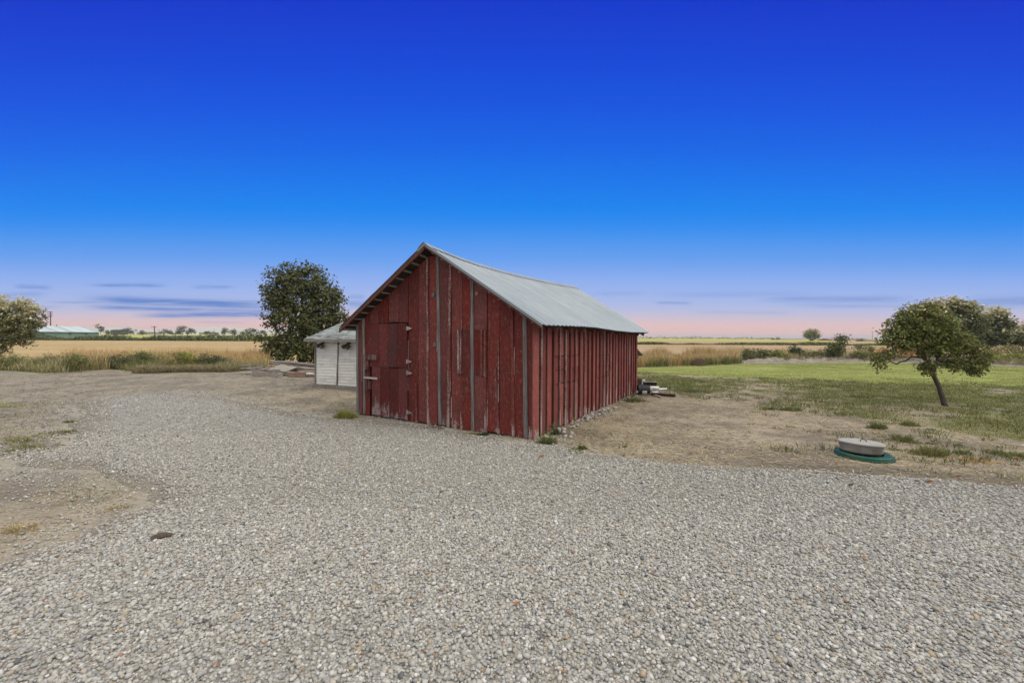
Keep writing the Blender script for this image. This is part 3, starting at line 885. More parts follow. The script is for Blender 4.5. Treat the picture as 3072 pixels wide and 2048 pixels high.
# --- lone tree and small trees on the right-hand skyline
def skyline_tree(name, label, px, ybase, lobes_, Y, n, cols='far', group=None, z0=None, pale=0.0, trunk_r=0.2, leaf=None):
    b = PX(px, ybase, Y); zb = 0.0 if z0 is None else z0
    b = np.array([b[0], b[1], zb])
    L = [plobe(b, Y, *l) for l in lobes_]
    zt = max(l[2] for l in L)
    lf = leaf or 2.6 * Y / FPX * 1.25
    tree(name, label, 'tree', b, L, n, lf, lf * 0.95, cols, [(0, 0, -.3, trunk_r), (0, 0, zt * .5, trunk_r * .7), (0, 0, zt * .9, trunk_r * .25)], 6, group=group, pale=pale, shell=0.2, per=18, pale_from=0.15)


skyline_tree('lone_tree', 'lone round tree with bright sky gaps painted as pale leaves standing on the skyline beside the long red roof', 2438, 1022,
             [(2425, 998, 13, 11), (2438, 994, 14, 11), (2450, 1000, 13, 13), (2438, 1008, 18, 10), (2436, 1017, 13, 7), (2425, 1006, 12, 9), (2450, 1008, 12, 8)], 260, 2800, 'apple', pale=0.9)
skyline_tree('skyline_shrub', 'tiny round tree on the skyline, nearer the barn roof of a pair', 2316, 1021, [(2316, 1016, 5, 4), (2318, 1018, 4, 3)], 420, 90, 'olive', 'tiny skyline trees')
skyline_tree('skyline_shrub', 'tiny round tree on the skyline, nearer the long red roof of a pair', 2336, 1021, [(2336, 1017, 6, 4)], 420, 90, 'olive', 'tiny skyline trees')
skyline_tree('skyline_shrub', 'small dark tree in front of the far reddish roofs on the skyline', 2582, 1027, [(2582, 1021, 8, 5), (2577, 1023, 5, 4)], 250, 160, 'far')

# --- the row of far trees on the left-hand skyline (their field rises to z ~ 2.7 m)
FG = 'far trees along the left skyline'
FT = [('dark leaning tree just right of the far green barn', 302, 1001, [(300, 985, 9, 9), (308, 990, 8, 9), (294, 980, 6, 6), (316, 996, 8, 5)], 200, 'far'),
      ('low round far bush beside the dark leaning tree', 325, 1001, [(322, 997, 9, 4)], 80, 'far'),
      ('round far tree beside the low dark far shed', 383, 1001, [(383, 990, 11, 9), (376, 995, 9, 6), (391, 996, 7, 5)], 220, 'far'),
      ('squat dark far tree left of the far white house', 402, 1001, [(399, 995, 6, 5), (393, 997, 5, 4)], 100, 'dark'),
      ('narrow dark tree rising behind the far white house', 426, 1001, [(426, 994, 4, 4), (426, 998, 5, 4)], 80, 'dark'),
      ('spreading low dark tree right of the leaning pole', 494, 1001, [(488, 995, 9, 6), (503, 996, 10, 5), (512, 997, 7, 5)], 240, 'dark'),
      ('tallest far tree of the left skyline', 549, 1001, [(548, 984, 13, 9), (543, 991, 12, 9), (556, 992, 10, 9), (535, 995, 9, 6)], 380, 'far'),
      ('broad dark far tree touching the tallest one', 574, 1001, [(574, 992, 11, 7), (566, 996, 10, 5), (580, 996, 7, 5)], 240, 'dark'),
      ('dome shaped far bush beside the pale far building', 620, 1002, [(620, 998, 8, 4)], 100, 'dark'),
      ('low grey green far bush under the thin mast', 643, 1002, [(640, 999, 9, 3), (650, 1000, 7, 3)], 80, 'far'),
      ('airy upright far tree with open crown', 675, 1002, [(675, 988, 8, 5), (671, 995, 7, 6), (680, 995, 8, 6), (676, 1000, 6, 3)], 190, 'far'),
      ('two lobed far tree right of the airy one', 697, 1003, [(692, 997, 9, 5), (702, 993, 7, 4), (704, 998, 7, 5)], 190, 'far'),
      ('low far bush before the last wide tree', 728, 1003, [(726, 999, 8, 4), (736, 1000, 6, 3)], 90, 'mid'),
      ('wide rounded far tree nearest the big leafy tree', 752, 1003, [(745, 992, 11, 6), (758, 992, 10, 6), (752, 998, 15, 5)], 300, 'far'),
      ('far tree half hidden by the big leafy tree', 785, 1004, [(780, 996, 10, 6), (792, 998, 8, 5)], 160, 'far')]
for lb_, px, yb, lobes_, n, cl in FT:
    Y = 350 + 40 * math.sin(px)
    skyline_tree('far_tree', lb_, px, yb, [(a, b2, c_ * 1.05, d_ * 1.05) for a, b2, c_, d_ in lobes_], Y, n * 2, cl, FG, z0=2.2)

# --- bushes in the brush behind the lawn
def bush(name, label, px, pyb, lobes_, Y, n, leaf, cols, tips=None, group=None, stems=6, cat='bush'):
    b = np.array([*PX(px, pyb, Y)[:2], 0.0])
    L = [plobe(b, Y, *l) for l in lobes_]
    root = empty(name, b); tag(root, label, cat, group)
    P, D, cc = crown_points(L, n, leaf * 1.5, 0.15, 18)
    P[:, 2] = np.maximum(P[:, 2], 0.02)
    C = pal(n, GREENS[cols])
    if tips:
        k = RNG.random(n) < 0.3; C[k] = pal(int(k.sum()), GREENS[tips])
    lf = Leafage(); lf.leaves(P, leaf * RNG.uniform(.6, 1.3, n), C, out=D); lf.build('foliage', root)
    tb = MB()
    for c in cc[RNG.choice(len(cc), min(stems, len(cc)), replace=False)]:
        tb.tube([(c[0] * .15, c[1] * .15, -.05), (c[0] * .5, c[1] * .5, c[2] * .5), c], [.03, .02, .006], 5)
    tb.build('stem', M['bark'], root)
    return root


BG = 'bushes in the brush behind the lawn'
BUSH = [('low dark green bush among bare white stems by the barn roof end', 1960, 1097, [(1952, 1083, 18, 13), (1975, 1087, 16, 10), (1942, 1080, 8, 10)], 27, 700, .11, 'dark', 'weed'),
        ('tall narrow dark bush in the dry grass left of the brown brush pile', 2043, 1097, [(2043, 1078, 9, 16), (2048, 1088, 12, 10)], 26.5, 500, .10, 'dark', 'drygreen'),
        ('short olive bush just left of the brown brush pile', 2070, 1097, [(2070, 1082, 9, 14), (2078, 1090, 8, 8)], 26.5, 420, .10, 'weed', 'drygreen'),
        ('upright pointed green bush at the end of the dirt berm', 2240, 1090, [(2240, 1058, 11, 14), (2236, 1072, 14, 14), (2250, 1076, 14, 10)], 28, 900, .11, 'dark', 'mid'),
        ('dark bush with thin stems right of the pointed bush', 2270, 1086, [(2265, 1066, 12, 14), (2282, 1055, 9, 10), (2278, 1072, 14, 10), (2298, 1060, 8, 10)], 28.5, 1000, .11, 'dark', 'weed'),
        ('yellow green rounded bush behind the dirt berm peak', 2328, 1082, [(2318, 1064, 13, 11), (2338, 1062, 12, 11), (2352, 1070, 12, 10)], 29, 900, .11, 'mid', 'yellow'),
        ('round topped dark shrub standing alone above the debris', 2384, 1070, [(2380, 1048, 12, 9), (2392, 1050, 9, 7), (2385, 1058, 12, 7), (2398, 1062, 8, 8)], 31, 800, .12, 'dark', None),
        ('grey olive bush in the brush between two dark shrubs', 2425, 1072, [(2415, 1064, 16, 9), (2436, 1062, 14, 10), (2455, 1062, 12, 10)], 31, 700, .12, 'drygreen', 'weed'),
        ('largest dark shrub with a short trunk in front of the far roofs', 2505, 1077, [(2505, 1042, 20, 13), (2490, 1052, 18, 14), (2522, 1045, 14, 14), (2508, 1058, 20, 12), (2480, 1065, 10, 9), (2530, 1022, 10, 10), (2524, 1014, 12, 8)], 30, 2000, .13, 'dark', 'apple'),
        ('pale sage bush right of the largest dark shrub', 2575, 1074, [(2565, 1064, 14, 8), (2582, 1060, 16, 9), (2598, 1064, 12, 8)], 30, 700, .12, 'drygreen', 'weed'),
        ('small dark bush in the far weeds above the pale sage bush', 2575, 1044, [(2572, 1041, 14, 4), (2590, 1043, 10, 3)], 60, 300, .2, 'dark', 'weed'),
        ('round grey green bush beside the leaning tree branch', 2612, 1060, [(2612, 1050, 10, 8), (2618, 1053, 8, 7)], 34, 500, .13, 'weed', 'olive'),
        ('bright yellow green weed clump at the right edge behind the lawn', 3010, 1092, [(2990, 1078, 22, 12), (3020, 1070, 26, 12), (3050, 1076, 26, 14), (3085, 1074, 26, 16)], 27, 1500, .11, 'yellow', 'mid'),
        ('olive grassy hump of brush at the right edge under the far trees', 3030, 1066, [(2975, 1052, 24, 12), (3010, 1046, 30, 13), (3050, 1050, 34, 14), (3100, 1050, 34, 16), (2990, 1064, 30, 10), (3060, 1064, 40, 10)], 36, 2600, .13, 'drygreen', 'olive')]
for lb_, px, pyb, L, Y, n, lf_, cl, tips in BUSH:
    bush('bush', lb_, px, pyb, L, Y, n, lf_, cl, tips, BG, cat='bush')
OG = 'rust coloured dry weeds behind the leaning tree'
bush('dry_bush', 'rust orange dry weed clump behind the leaning tree branch, nearer the pale sage bush', 2650, 1076, [(2645, 1058, 20, 16), (2625, 1066, 14, 10), (2668, 1062, 18, 14)], 30, 1300, .10, 'orange', 'tan', OG)
bush('dry_bush', 'rust orange dry weed clump behind the leaning tree trunk', 2710, 1076, [(2700, 1052, 22, 18), (2730, 1056, 22, 16), (2715, 1066, 26, 10)], 30.5, 1500, .10, 'orange', 'tan', OG)

# --- tall weeds along the left edge of the yard (countless: one object)
tw = Leafage()
edge = [(-120, 1116), (0, 1111), (60, 1114), (120, 1120), (170, 1120), (230, 1112), (300, 1104), (360, 1110), (420, 1118), (500, 1116), (600, 1114), (700, 1114), (790, 1106), (850, 1098)]
ex = np.array([G(*e)[0] for e in edge]); ey = np.array([G(*e)[1] for e in edge])
def band(n, x0, x1, d0, d1):
    x = RNG.uniform(x0, x1, n); y = np.interp(x, ex, ey) + RNG.uniform(d0, d1, n)
    k = (x + y * .612) < RNG.normal(0, .25, n); x, y = x[k], y[k]
    return np.stack([x, y, np.zeros(len(x))], 1)
lo, hi = ex.min(), -11.2
hmod = lambda P: 0.75 + 1.1 * np.clip(fbm(P[:, 0], P[:, 1], 0.9, 3) + .2, -.4, .6)
P = band(26000, lo, hi, 0.1, 3.2); g_ = sstep(-.18, .2, fbm(P[:, 0], P[:, 1], .55, 3))
h_ = .62 * hmod(P) * RNG.uniform(.5, 1.15, len(P)) * (0.55 + .45 * sstep(0, 1.0, P[:, 1] - np.interp(P[:, 0], ex, ey)))
lo_c = pal(len(P), GREENS['weed']); hi_c = pal(len(P), GREENS['drygreen']); tn = pal(len(P), GREENS['straw'])
k = RNG.random(len(P)) < (.18 + .45 * (1 - g_)); hi_c[k] = tn[k]; kk = k & (RNG.random(len(P)) < .4); lo_c[kk] = tn[kk] * .8
tw.blades(P, h_, RNG.uniform(.012, .03, len(P)), RNG.uniform(.1, .6, len(P)), lo_c, hi_c)
P = band(22000, lo, hi, 1.6, 6.5)                       # dry tan stems behind
c = pal(len(P), GREENS['tan']); tw.blades(P, .72 * hmod(P) * RNG.uniform(.6, 1.3, len(P)), RNG.uniform(.012, .026, len(P)), RNG.uniform(.05, .45, len(P)), c * .8, c)
P = band(30000, lo - 4, hi + 2, 5.0, 22.0); c = pal(len(P), GREENS['tan'], .25); tw.blades(P, .22 * RNG.uniform(.5, 1.6, len(P)), RNG.uniform(.012, .03, len(P)), RNG.uniform(.1, 1.0, len(P)), c * .75, c)
for (px, py, rx, ry, cl) in [(60, 1088, 50, 20, 'weed'), (140, 1086, 40, 24, 'weed'), (225, 1080, 40, 22, 'weed'), (330, 1086, 34, 18, 'dark'), (375, 1082, 40, 24, 'dark'), (440, 1084, 46, 22, 'weed'), (425, 1070, 18, 14, 'weed'),
                              (520, 1078, 40, 22, 'drygreen'), (555, 1070, 30, 16, 'yellow'), (620, 1078, 40, 18, 'dark'), (660, 1086, 36, 16, 'dark'), (730, 1080, 30, 20, 'drygreen'), (15, 1075, 40, 22, 'drygreen'), (-60, 1080, 60, 30, 'weed')]:
    Yb = np.interp(PX(px, 1100, 19)[0], ex, ey) + .8
    l = plobe((0, 0, 0), Yb, px, py, rx, ry)
    p, d, _ = crown_points([l], 1000, .09, .1, 20); p[:, 2] = np.abs(p[:, 2])
    tw.leaves(p, .075 * RNG.uniform(.5, 1.4, len(p)), pal(len(p), GREENS[cl], .3), out=d, aspect=.4)
P = band(9500, G(400, 1118)[0], G(800, 1108)[0], -.25, .9)   # flattened straw at the foot
c = pal(len(P), GREENS['straw']) * RNG.uniform(.5, 1, (len(P), 1)); tw.blades(P, RNG.uniform(.15, .5, len(P)), .012, RNG.uniform(.8, 1.4, len(P)), c * .8, c, bend=.72)
tag(tw.build('tall_weeds'), 'tangled green and straw coloured weeds along the edge of the stubble field', 'weeds', kind='stuff')

# --- dry brush behind the lawn on the right (one object)
db = Leafage()
edge_r = [(1880, 1103), (1960, 1101), (2079, 1097), (2232, 1092), (2500, 1087), (2641, 1084), (2850, 1090), (3072, 1099), (3300, 1105)]
rx_ = np.array([G(*e)[0] for e in edge_r]); ry_ = np.array([G(*e)[1] for e in edge_r])
def band_r(n, x0, x1, d0, d1):
    x = RNG.uniform(x0, x1, n); y = np.interp(x, rx_, ry_) + RNG.uniform(d0, d1, n)
    return np.stack([x, y, np.zeros(n)], 1)
xa, xb, xc = G(1870, 1100)[0], G(2236, 1092)[0], rx_.max()
P = band_r(16000, xb, G(2660, 1085)[0], 2.6, 7.5); hm = .8 + 1.3 * np.clip(fbm(P[:, 0], P[:, 1], .7, 3), -.4, .5); c = pal(len(P), GREENS['tan'], .25); k = RNG.random(len(P)) < .3; c[k] = pal(int(k.sum()), GREENS['straw']); db.blades(P, .85 * hm * RNG.uniform(.5, 1.15, len(P)), RNG.uniform(.012, .03, len(P)), RNG.uniform(.05, .5, len(P)), c * .95, c)
P = band_r(24000, xa, xb, .5, 5.0); hm = .78 + 1.5 * np.clip(fbm(P[:, 0], P[:, 1], .6, 4), -.4, .5)
c = pal(len(P), GREENS['tan'], .25); k = RNG.random(len(P)) < .3; c[k] = pal(int(k.sum()), GREENS['orange']); k = RNG.random(len(P)) < .2; c[k] = pal(int(k.sum()), GREENS['straw'])
loc = c * .95; k = RNG.random(len(P)) < .16; loc[k] = pal(int(k.sum()), GREENS['drygreen'])
db.blades(P, .95 * hm * RNG.uniform(.5, 1.15, len(P)), RNG.uniform(.012, .03, len(P)), RNG.uniform(.03, .35, len(P)), loc, c)
P = band_r(16000, xb, xc, 1.2, 8.0); hm = .7 + 1.0 * np.clip(fbm(P[:, 0], P[:, 1], .45, 3), -.4, .5)
c = pal(len(P), GREENS['straw']); k = RNG.random(len(P)) < .45; c[k] = pal(int(k.sum()), GREENS['drygreen'])
db.blades(P, .75 * hm * RNG.uniform(.5, 1.2, len(P)), RNG.uniform(.012, .03, len(P)), RNG.uniform(.1, .5, len(P)), c * .8, c)
P = band_r(5200, xa, xb, .1, 1.2); P = P[fbm(P[:, 0], P[:, 1], .8, 3) > -.02]; c = pal(len(P), GREENS['weed'], .3); db.blades(P, RNG.uniform(.15, .6, len(P)), .02, RNG.uniform(.1, .6, len(P)), c, c)
tag(db.build('dry_brush'), 'tall tan dry grass and brush between the lawn and the harvested field', 'dry grass', kind='stuff')

# weed lines and hedgerow across the fields
def weed_line(name, label, px0, px1, y_of, Y, h, n, leaf, cols, tips, depth=4.0):
    lf = Leafage(); x = RNG.uniform(px0, px1, n)
    X = (x - 1536) / FPX * Y
    hm = np.clip(.6 + 1.6 * fbm(X, X * 0, .12, 4), .12, 1.3)
    p = np.stack([X, Y + RNG.uniform(0, depth, n) * (1 + 0), RNG.random(n) ** 1.2 * h * hm], 1)
    c = pal(n, GREENS[cols], .25); k = RNG.random(n) < .3; c[k] = pal(int(k.sum()), GREENS[tips])
    lf.leaves(p, leaf * RNG.uniform(.6, 1.4, n), c)
    return tag(lf.build(name), label, 'weeds', kind='stuff')


weed_line('weed_strip', 'dark green line of weeds along the ditch across the right-hand field', 1890, 2700, None, 97, .75, 9500, .42, 'mid', 'drygreen')
weed_line('hedgerow', 'dark green hedgerow between the stubble field and the light green field', -300, 900, None, 126, 2.0, 13000, .55, 'mid', 'dark', 5)
weed_line('skyline_growth', 'thin broken line of low growth on the far right skyline', 1890, 2360, None, 640, 4.2, 900, 2.2, 'olive', 'tan', 20)

# --- low grass over the yard on the right: lawn edge, patchy weeds
gr = Leafage()
X = RNG.uniform(2, 30, 760000); Y = RNG.uniform(5, 22, 760000)
sd = poly_sd(X, Y, PATCH)
dn = fbm(X, Y, .55, 4) + .35 * fbm(X, Y, 2.2, 3)
near_tree = np.hypot(X - 10.7, Y - 10.2)
pr = sstep(-.13, .12, dn + .16 * sstep(9, 14, X) + .05 * sstep(-.2, 1.5, sd)) * sstep(-.5, .6, sd + dn)
pr = np.clip(pr * (0.55 + .6 * sstep(18, 8, Y)), 0, 1) * sstep(.15, .6, near_tree)
k = (RNG.random(len(X)) < pr * .8) & (np.abs(X) < Y * 1.5)
P = np.stack([X[k], Y[k], np.full(k.sum(), -.01)], 1); n = len(P)
c = pal(n, [(.195, .25, .062), (.25, .29, .08), (.15, .20, .05)], .22); q = RNG.random(n) < .25; c[q] = pal(int(q.sum()), GREENS['drygreen']); q = RNG.random(n) < .10; c[q] = pal(int(q.sum()), GREENS['straw'])
gr.blades(P, RNG.uniform(.02, .055, n) * (.6 + .055 * Y[k]) * np.clip(.9 + 2 * fbm(P[:, 0], P[:, 1], 2.5, 2), .4, 1.6), RNG.uniform(.00055, .0010, n) * Y[k], RNG.uniform(.3, 1.3, n), c * .9, c)
cx_, cy_ = RNG.uniform(1.5, 22, 9500), RNG.uniform(4.6, 17, 9500)
sdc = poly_sd(cx_, cy_, PATCH); ok = (RNG.random(9500) < np.where(sdc > 0, .5, np.exp(sdc / 1.0) * .9 + .08) * np.clip(.5 + 2.2 * fbm(cx_, cy_, .5, 3), .05, 1)) & (poly_sd(cx_, cy_, DRIVE) < -.15) & (cx_ < cy_ * 1.4)
ok &= ~((cx_ < 4.6) & (cy_ > 6.2))
cx_, cy_ = cx_[ok], cy_[ok]; nb_ = 26
rs = RNG.uniform(.03, .19, len(cx_)); hs_ = rs * RNG.uniform(.5, .9, len(cx_))
aa = RNG.uniform(0, 6.283, (len(cx_), nb_)); qq = np.sqrt(RNG.random((len(cx_), nb_))) * rs[:, None]
P = np.stack([(cx_[:, None] + np.cos(aa) * qq * 1.4).ravel(), (cy_[:, None] + np.sin(aa) * qq).ravel(), np.full(aa.size, -.008)], 1)
cl_ = pal(len(cx_), [(.17, .19, .06), (.22, .22, .08), (.12, .15, .05), (.26, .23, .11)], .15)
cc_ = np.repeat(cl_, nb_, 0) * (1 + RNG.normal(0, .15, (aa.size, 1)))
gr.blades(P, np.repeat(hs_, nb_) * RNG.uniform(.4, 1.2, aa.size), RNG.uniform(.007, .014, aa.size), RNG.uniform(.3, 1.4, aa.size), np.clip(cc_ * .9, .01, .9), np.clip(cc_, .01, .9), az=aa.ravel() + RNG.normal(0, .5, aa.size))
X = RNG.uniform(2, 40, 160000); Y = RNG.uniform(14.5, 27, 160000); k = (poly_sd(X, Y, LAWN) > -.2) & (X < Y * 1.5)
P = np.stack([X[k], Y[k], np.full(k.sum(), .02)], 1); n = len(P)
c = pal(n, [(0.29, 0.31, 0.095), (0.34, 0.355, 0.12), (0.23, 0.26, 0.075)], .12) * (1 + .5 * fbm(P[:, 0] * .35, P[:, 1] * 1.6, 1.0, 3))[:, None]
gr.blades(P, RNG.uniform(.015, .04, n), RNG.uniform(.010, .016, n), RNG.uniform(.2, .9, n), c * .9, c)
tag(gr.build('grass'), 'patchy low grass and weeds on the dirt and lawn at the right', 'grass', kind='stuff')

# --- loose straw, twigs and dry bits on the dirt
ls = Leafage()
def scatter_flat(n, x0, x1, y0, y1, cols, l0, l1, wd, cond):
    X = RNG.uniform(x0, x1, n); Y = RNG.uniform(y0, y1, n); k = cond(X, Y); X, Y = X[k], Y[k]; n = len(X)
    az = RNG.uniform(0, 6.283, n); L = RNG.uniform(l0, l1, n)
    d = np.stack([np.cos(az), np.sin(az), RNG.normal(0, .06, n)], 1) * L[:, None] / 2; s = np.stack([-np.sin(az), np.cos(az), np.zeros(n)], 1) * wd
    z = ground_z(X, Y) + .012
    p = np.stack([X, Y, z], 1); V = np.stack([p - d - s, p + d - s, p + d + s, p - d + s], 1).reshape(-1, 3)
    ls._push(V, np.arange(4 * n), np.full(n, 4), np.repeat(pal(n, GREENS[cols] if isinstance(cols, str) else cols, .2), 4, 0))
inb = lambda X, Y: (np.abs(X) < 1.4 * Y) & (poly_sd(X, Y, DRIVE) < .15 + .5 * fbm(X, Y, 1.2, 3))
scatter_flat(36000, 1, 15, 4.5, 17, 'straw', .03, .15, .0042, lambda X, Y: inb(X, Y) & (fbm(X, Y, .6, 3) > -.1))
scatter_flat(12000, 1, 15, 4.5, 17, [(0.13, .10, .08), (.2, .15, .11)], .02, .12, .004, inb)
scatter_flat(260, 1, 12, 4.5, 14, [(0.20, 0.085, 0.05), (0.24, .12, .07)], .03, .06, .015, inb)
scatter_flat(9000, -20, -3, 4, 18, 'straw', .03, .16, .003, lambda X, Y: inb(X, Y) & (fbm(X, Y, .7, 3) > .02))
scatter_flat(9000, -20, -3, 6, 19, [(0.13, .11, .095), (.2, .16, .13)], .03, .2, .007, inb)
tag(ls.build('straw_litter'), 'loose straw and dry bits scattered over the bare dirt', 'straw', kind='stuff')

# --- loose pebbles on the drive (countless: one object)
def icosa():
    t = (1 + 5 ** .5) / 2
    v = np.array([(-1, t, 0), (1, t, 0), (-1, -t, 0), (1, -t, 0), (0, -1, t), (0, 1, t), (0, -1, -t), (0, 1, -t), (t, 0, -1), (t, 0, 1), (-t, 0, -1), (-t, 0, 1)], float)
    v /= np.linalg.norm(v[0])
    f = np.array([(0, 11, 5), (0, 5, 1), (0, 1, 7), (0, 7, 10), (0, 10, 11), (1, 5, 9), (5, 11, 4), (11, 10, 2), (10, 7, 6), (7, 1, 8), (3, 9, 4), (3, 4, 2), (3, 2, 6), (3, 6, 8), (3, 8, 9), (4, 9, 5), (2, 4, 11), (6, 2, 10), (8, 6, 7), (9, 8, 1)])
    return v, f


ICO_V, ICO_F = icosa()


OCT_V = np.array([(1, 0, 0), (0, 1, 0), (-1, 0, 0), (0, -1, 0), (0, 0, 1), (0, 0, -1)], float)
OCT_F = np.array([(0, 1, 4), (1, 2, 4), (2, 3, 4), (3, 0, 4), (1, 0, 5), (2, 1, 5), (3, 2, 5), (0, 3, 5)])


def pebble_mesh(P, R, C, flat=(.55, .85), lift=.25, BV=None, BF=None):
    N = len(P)
    BV = ICO_V if BV is None else BV; BF = ICO_F if BF is None else BF; nv = len(BV)
    v = BV[None] * (1 + RNG.normal(0, .11, (N, nv, 1)))
    sx = RNG.uniform(.8, 1.35, N); sz = RNG.uniform(*flat, N)
    v = v * np.stack([sx, 1 / np.sqrt(sx), sz], 1)[:, None, :]
    a = RNG.uniform(0, 6.283, N); tl = RNG.normal(0, .35, N)
    ct, st = np.cos(tl)[:, None], np.sin(tl)[:, None]
    x, y, z = v[..., 0], v[..., 1], v[..., 2]
    x, z = x * ct - z * st, x * st + z * ct
    ca, sa = np.cos(a)[:, None], np.sin(a)[:, None]
    x, y = x * ca - y * sa, x * sa + y * ca
    v = np.stack([x, y, z], -1) * R[:, None, None] + P[:, None, :]
    v[..., 2] += (R * lift)[:, None]
    F = (np.arange(N)[:, None, None] * nv + BF[None]).reshape(-1)
    return v.reshape(-1, 3), F, np.repeat(C, nv, 0)


def drive_height(X, Y):
    return drive_z(X, Y)


def pebbles(n, y0, y1, r_med, cover, fade=.7):
    Y = np.sqrt(RNG.uniform(y0 ** 2, y1 ** 2, n)); X = RNG.uniform(-1, 1, n) * (1.36 * Y + 1.8)
    sd = poly_sd(X, Y, DRIVE)
    bare = fbm(X, Y, 1.1, 4) + .5 * fbm(X, Y, 3.4, 3)
    pr = sstep(-.12, .4, sd + .5 * fbm(X, Y, 1.4, 4)) * (1 - .55 * sstep(.17, .34, bare)) * cover
    pr = np.maximum(pr, .2 * sstep(-1.1, .15, sd + .9 * fbm(X, Y, 1.2, 4)) * (X < 1.0)); pr = np.maximum(pr, .012 * (sd > -2.5))
    pr = pr * (sstep(y0 - .01, y0 + fade, Y) if y0 > 2 else 1) * sstep(y1, y1 - fade, Y)
    k = RNG.random(n) < pr
    X, Y, sd = X[k], Y[k], sd[k]; N = len(X)
    R = r_med * np.exp(RNG.normal(0, .38, N)); R = np.clip(R, r_med * .45, r_med * 2.4)
    base = np.array([(.385, .374, .352), (.33, .325, .315), (.44, .43, .41), (.26, .257, .25), (.385, .348, .302), (.52, .51, .495), (.33, .285, .24)])
    C = base[RNG.choice(7, N, p=[.27, .24, .17, .13, .09, .06, .04])] * np.array([.99, .988, .99]) * (1 + RNG.normal(0, .10, (N, 1)))
    q = RNG.random(N); C[q < .007] = (.27, .17, .12); C[(q > .022) & (q < .045)] = (.11, .11, .12); C[(q > .045) & (q < .06)] = (.36, .29, .20)
    Z = np.where(sd > -.12, drive_height(X, Y), ground_z(X, Y) + .004) + RNG.uniform(-.009, .006, N)
    return np.stack([X, Y, Z], 1), R, np.clip(C, .02, .8)


near = pebbles(280000, 1.2, 4.3, .0078, 1.0, .9)
far_ = [pebbles(400000, 3.4, 7.4, .0080, .95, 1.2), pebbles(320000, 5.9, 13.2, .0092, .6, 1.8)]
V, F, CC = pebble_mesh(*near)
P = np.concatenate([q_[0] for q_ in far_]); R = np.concatenate([q_[1] for q_ in far_]); C = np.concatenate([q_[2] for q_ in far_])
V2, F2, CC2 = pebble_mesh(P, R * 1.15, C, BV=OCT_V, BF=OCT_F)
F = np.concatenate([F, F2 + len(V)]); V = np.concatenate([V, V2]); CC = np.concatenate([CC, CC2])
nf = len(F) // 3
pb = raw_mesh('gravel', V, F, np.arange(nf) * 3, np.full(nf, 3), M['pebble'], None, CC, True)
tag(pb, 'loose grey and tan pebbles covering the driveway', 'gravel', kind='stuff')

# ------------------------------------------------------------------ the red barn
BN, BL, BB = G(1597, 1318), G(1070, 1239), G(1902, 1175)
BW = float(np.linalg.norm(BL - BN)); bu = (BL - BN) / BW; bv = np.array([-bu[1], bu[0], 0]); bv = bv if bv[1] > 0 else -bv
BD = float((BB - BN) @ bv)
barn = empty('barn', BN, math.atan2(-bu[1], -bu[0]))
tag(barn, 'weathered red board barn with a pale corrugated metal roof', 'barn')
# local frame: x to the right along the front (0 at the near corner, -BW at the left), y away, z up


def fr(px, py, y=0.0):
    """point of the front wall plane (local x, z) that the photo shows at (px, py)"""
    d = ray(px, py); o = _C - BN
    t = (y - o @ bv) / (d @ bv); p = o + d * t
    return -(p @ bu), p[2]


def sd_(px, py):
    """point of the right-hand wall plane (local y, z)"""
    d = ray(px, py); o = _C - BN
    t = -(o @ bu) / (d @ bu); p = o + d * t
    return p @ bv, p[2]


RC = -BW / 2 + .02
def ridge_z(y): return float(np.interp(y, [-.3, 0, .6, 1.25, 2.4, 3.8, 5.1, 6.6, 7.3], [3.345, 3.315, 3.26, 3.222, 3.205, 3.225, 3.262, 3.318, 3.335]))
def eave_z(y): return float(np.interp(y, [-.3, 1, 2.2, 3.6, 5, 6, 7.3], [1.835, 1.852, 1.845, 1.805, 1.79, 1.80, 1.815]))
OVX, OVF, OVB = .27, .25, .28
HALF = BW / 2 + OVX
def roof_z(x, y):
    s = min(abs(x - RC) / HALF, 1.1)
    return ridge_z(y) + (eave_z(y) - ridge_z(y)) * s
UND = .085                                     # roof build-up below the metal


def wall_top(x, y): return roof_z(x, y) - UND


# front wall: board seams read off the photo
seam_px = [1069, 1088, 1110, 1136, 1165, 1196, 1224, 1256, 1287, 1314, 1354, 1388, 1418, 1461, 1499, 1541, 1573, 1597]
seam = [fr(x, 1032)[0] for x in seam_px]; seam[0] = -BW; seam[-1] = 0.0
door_u = (fr(1110, 977), fr(1223, 1100)); door_l = (fr(1118, 1102), fr(1225, 1258))
DX0, DX1 = fr(1111, 1100)[0], fr(1224, 1100)[0]
DTOP, DMID = fr(1165, 970)[1], fr(1165, 1101)[1]
WX0, WX1, WZ1, WZ0 = fr(1377, 1050)[0], fr(1459, 1050)[0], fr(1415, 990)[1], fr(1415, 1122)[1]


def vboard(mb, x0, x1, z0, zt0, zt1, y=0.0, th=.022, tone=None, tilt=0.0, gap=.0085):
    """front board, facing -y, its top cut along the roof"""
    a, b_ = x0 + gap, x1 - gap
    mb.prism([(a + tilt, y, z0), (b_ + tilt, y, z0 + random.uniform(-.01, .01)), (b_, y, zt1), (a, y, zt0)], (0, th, 0), tone)


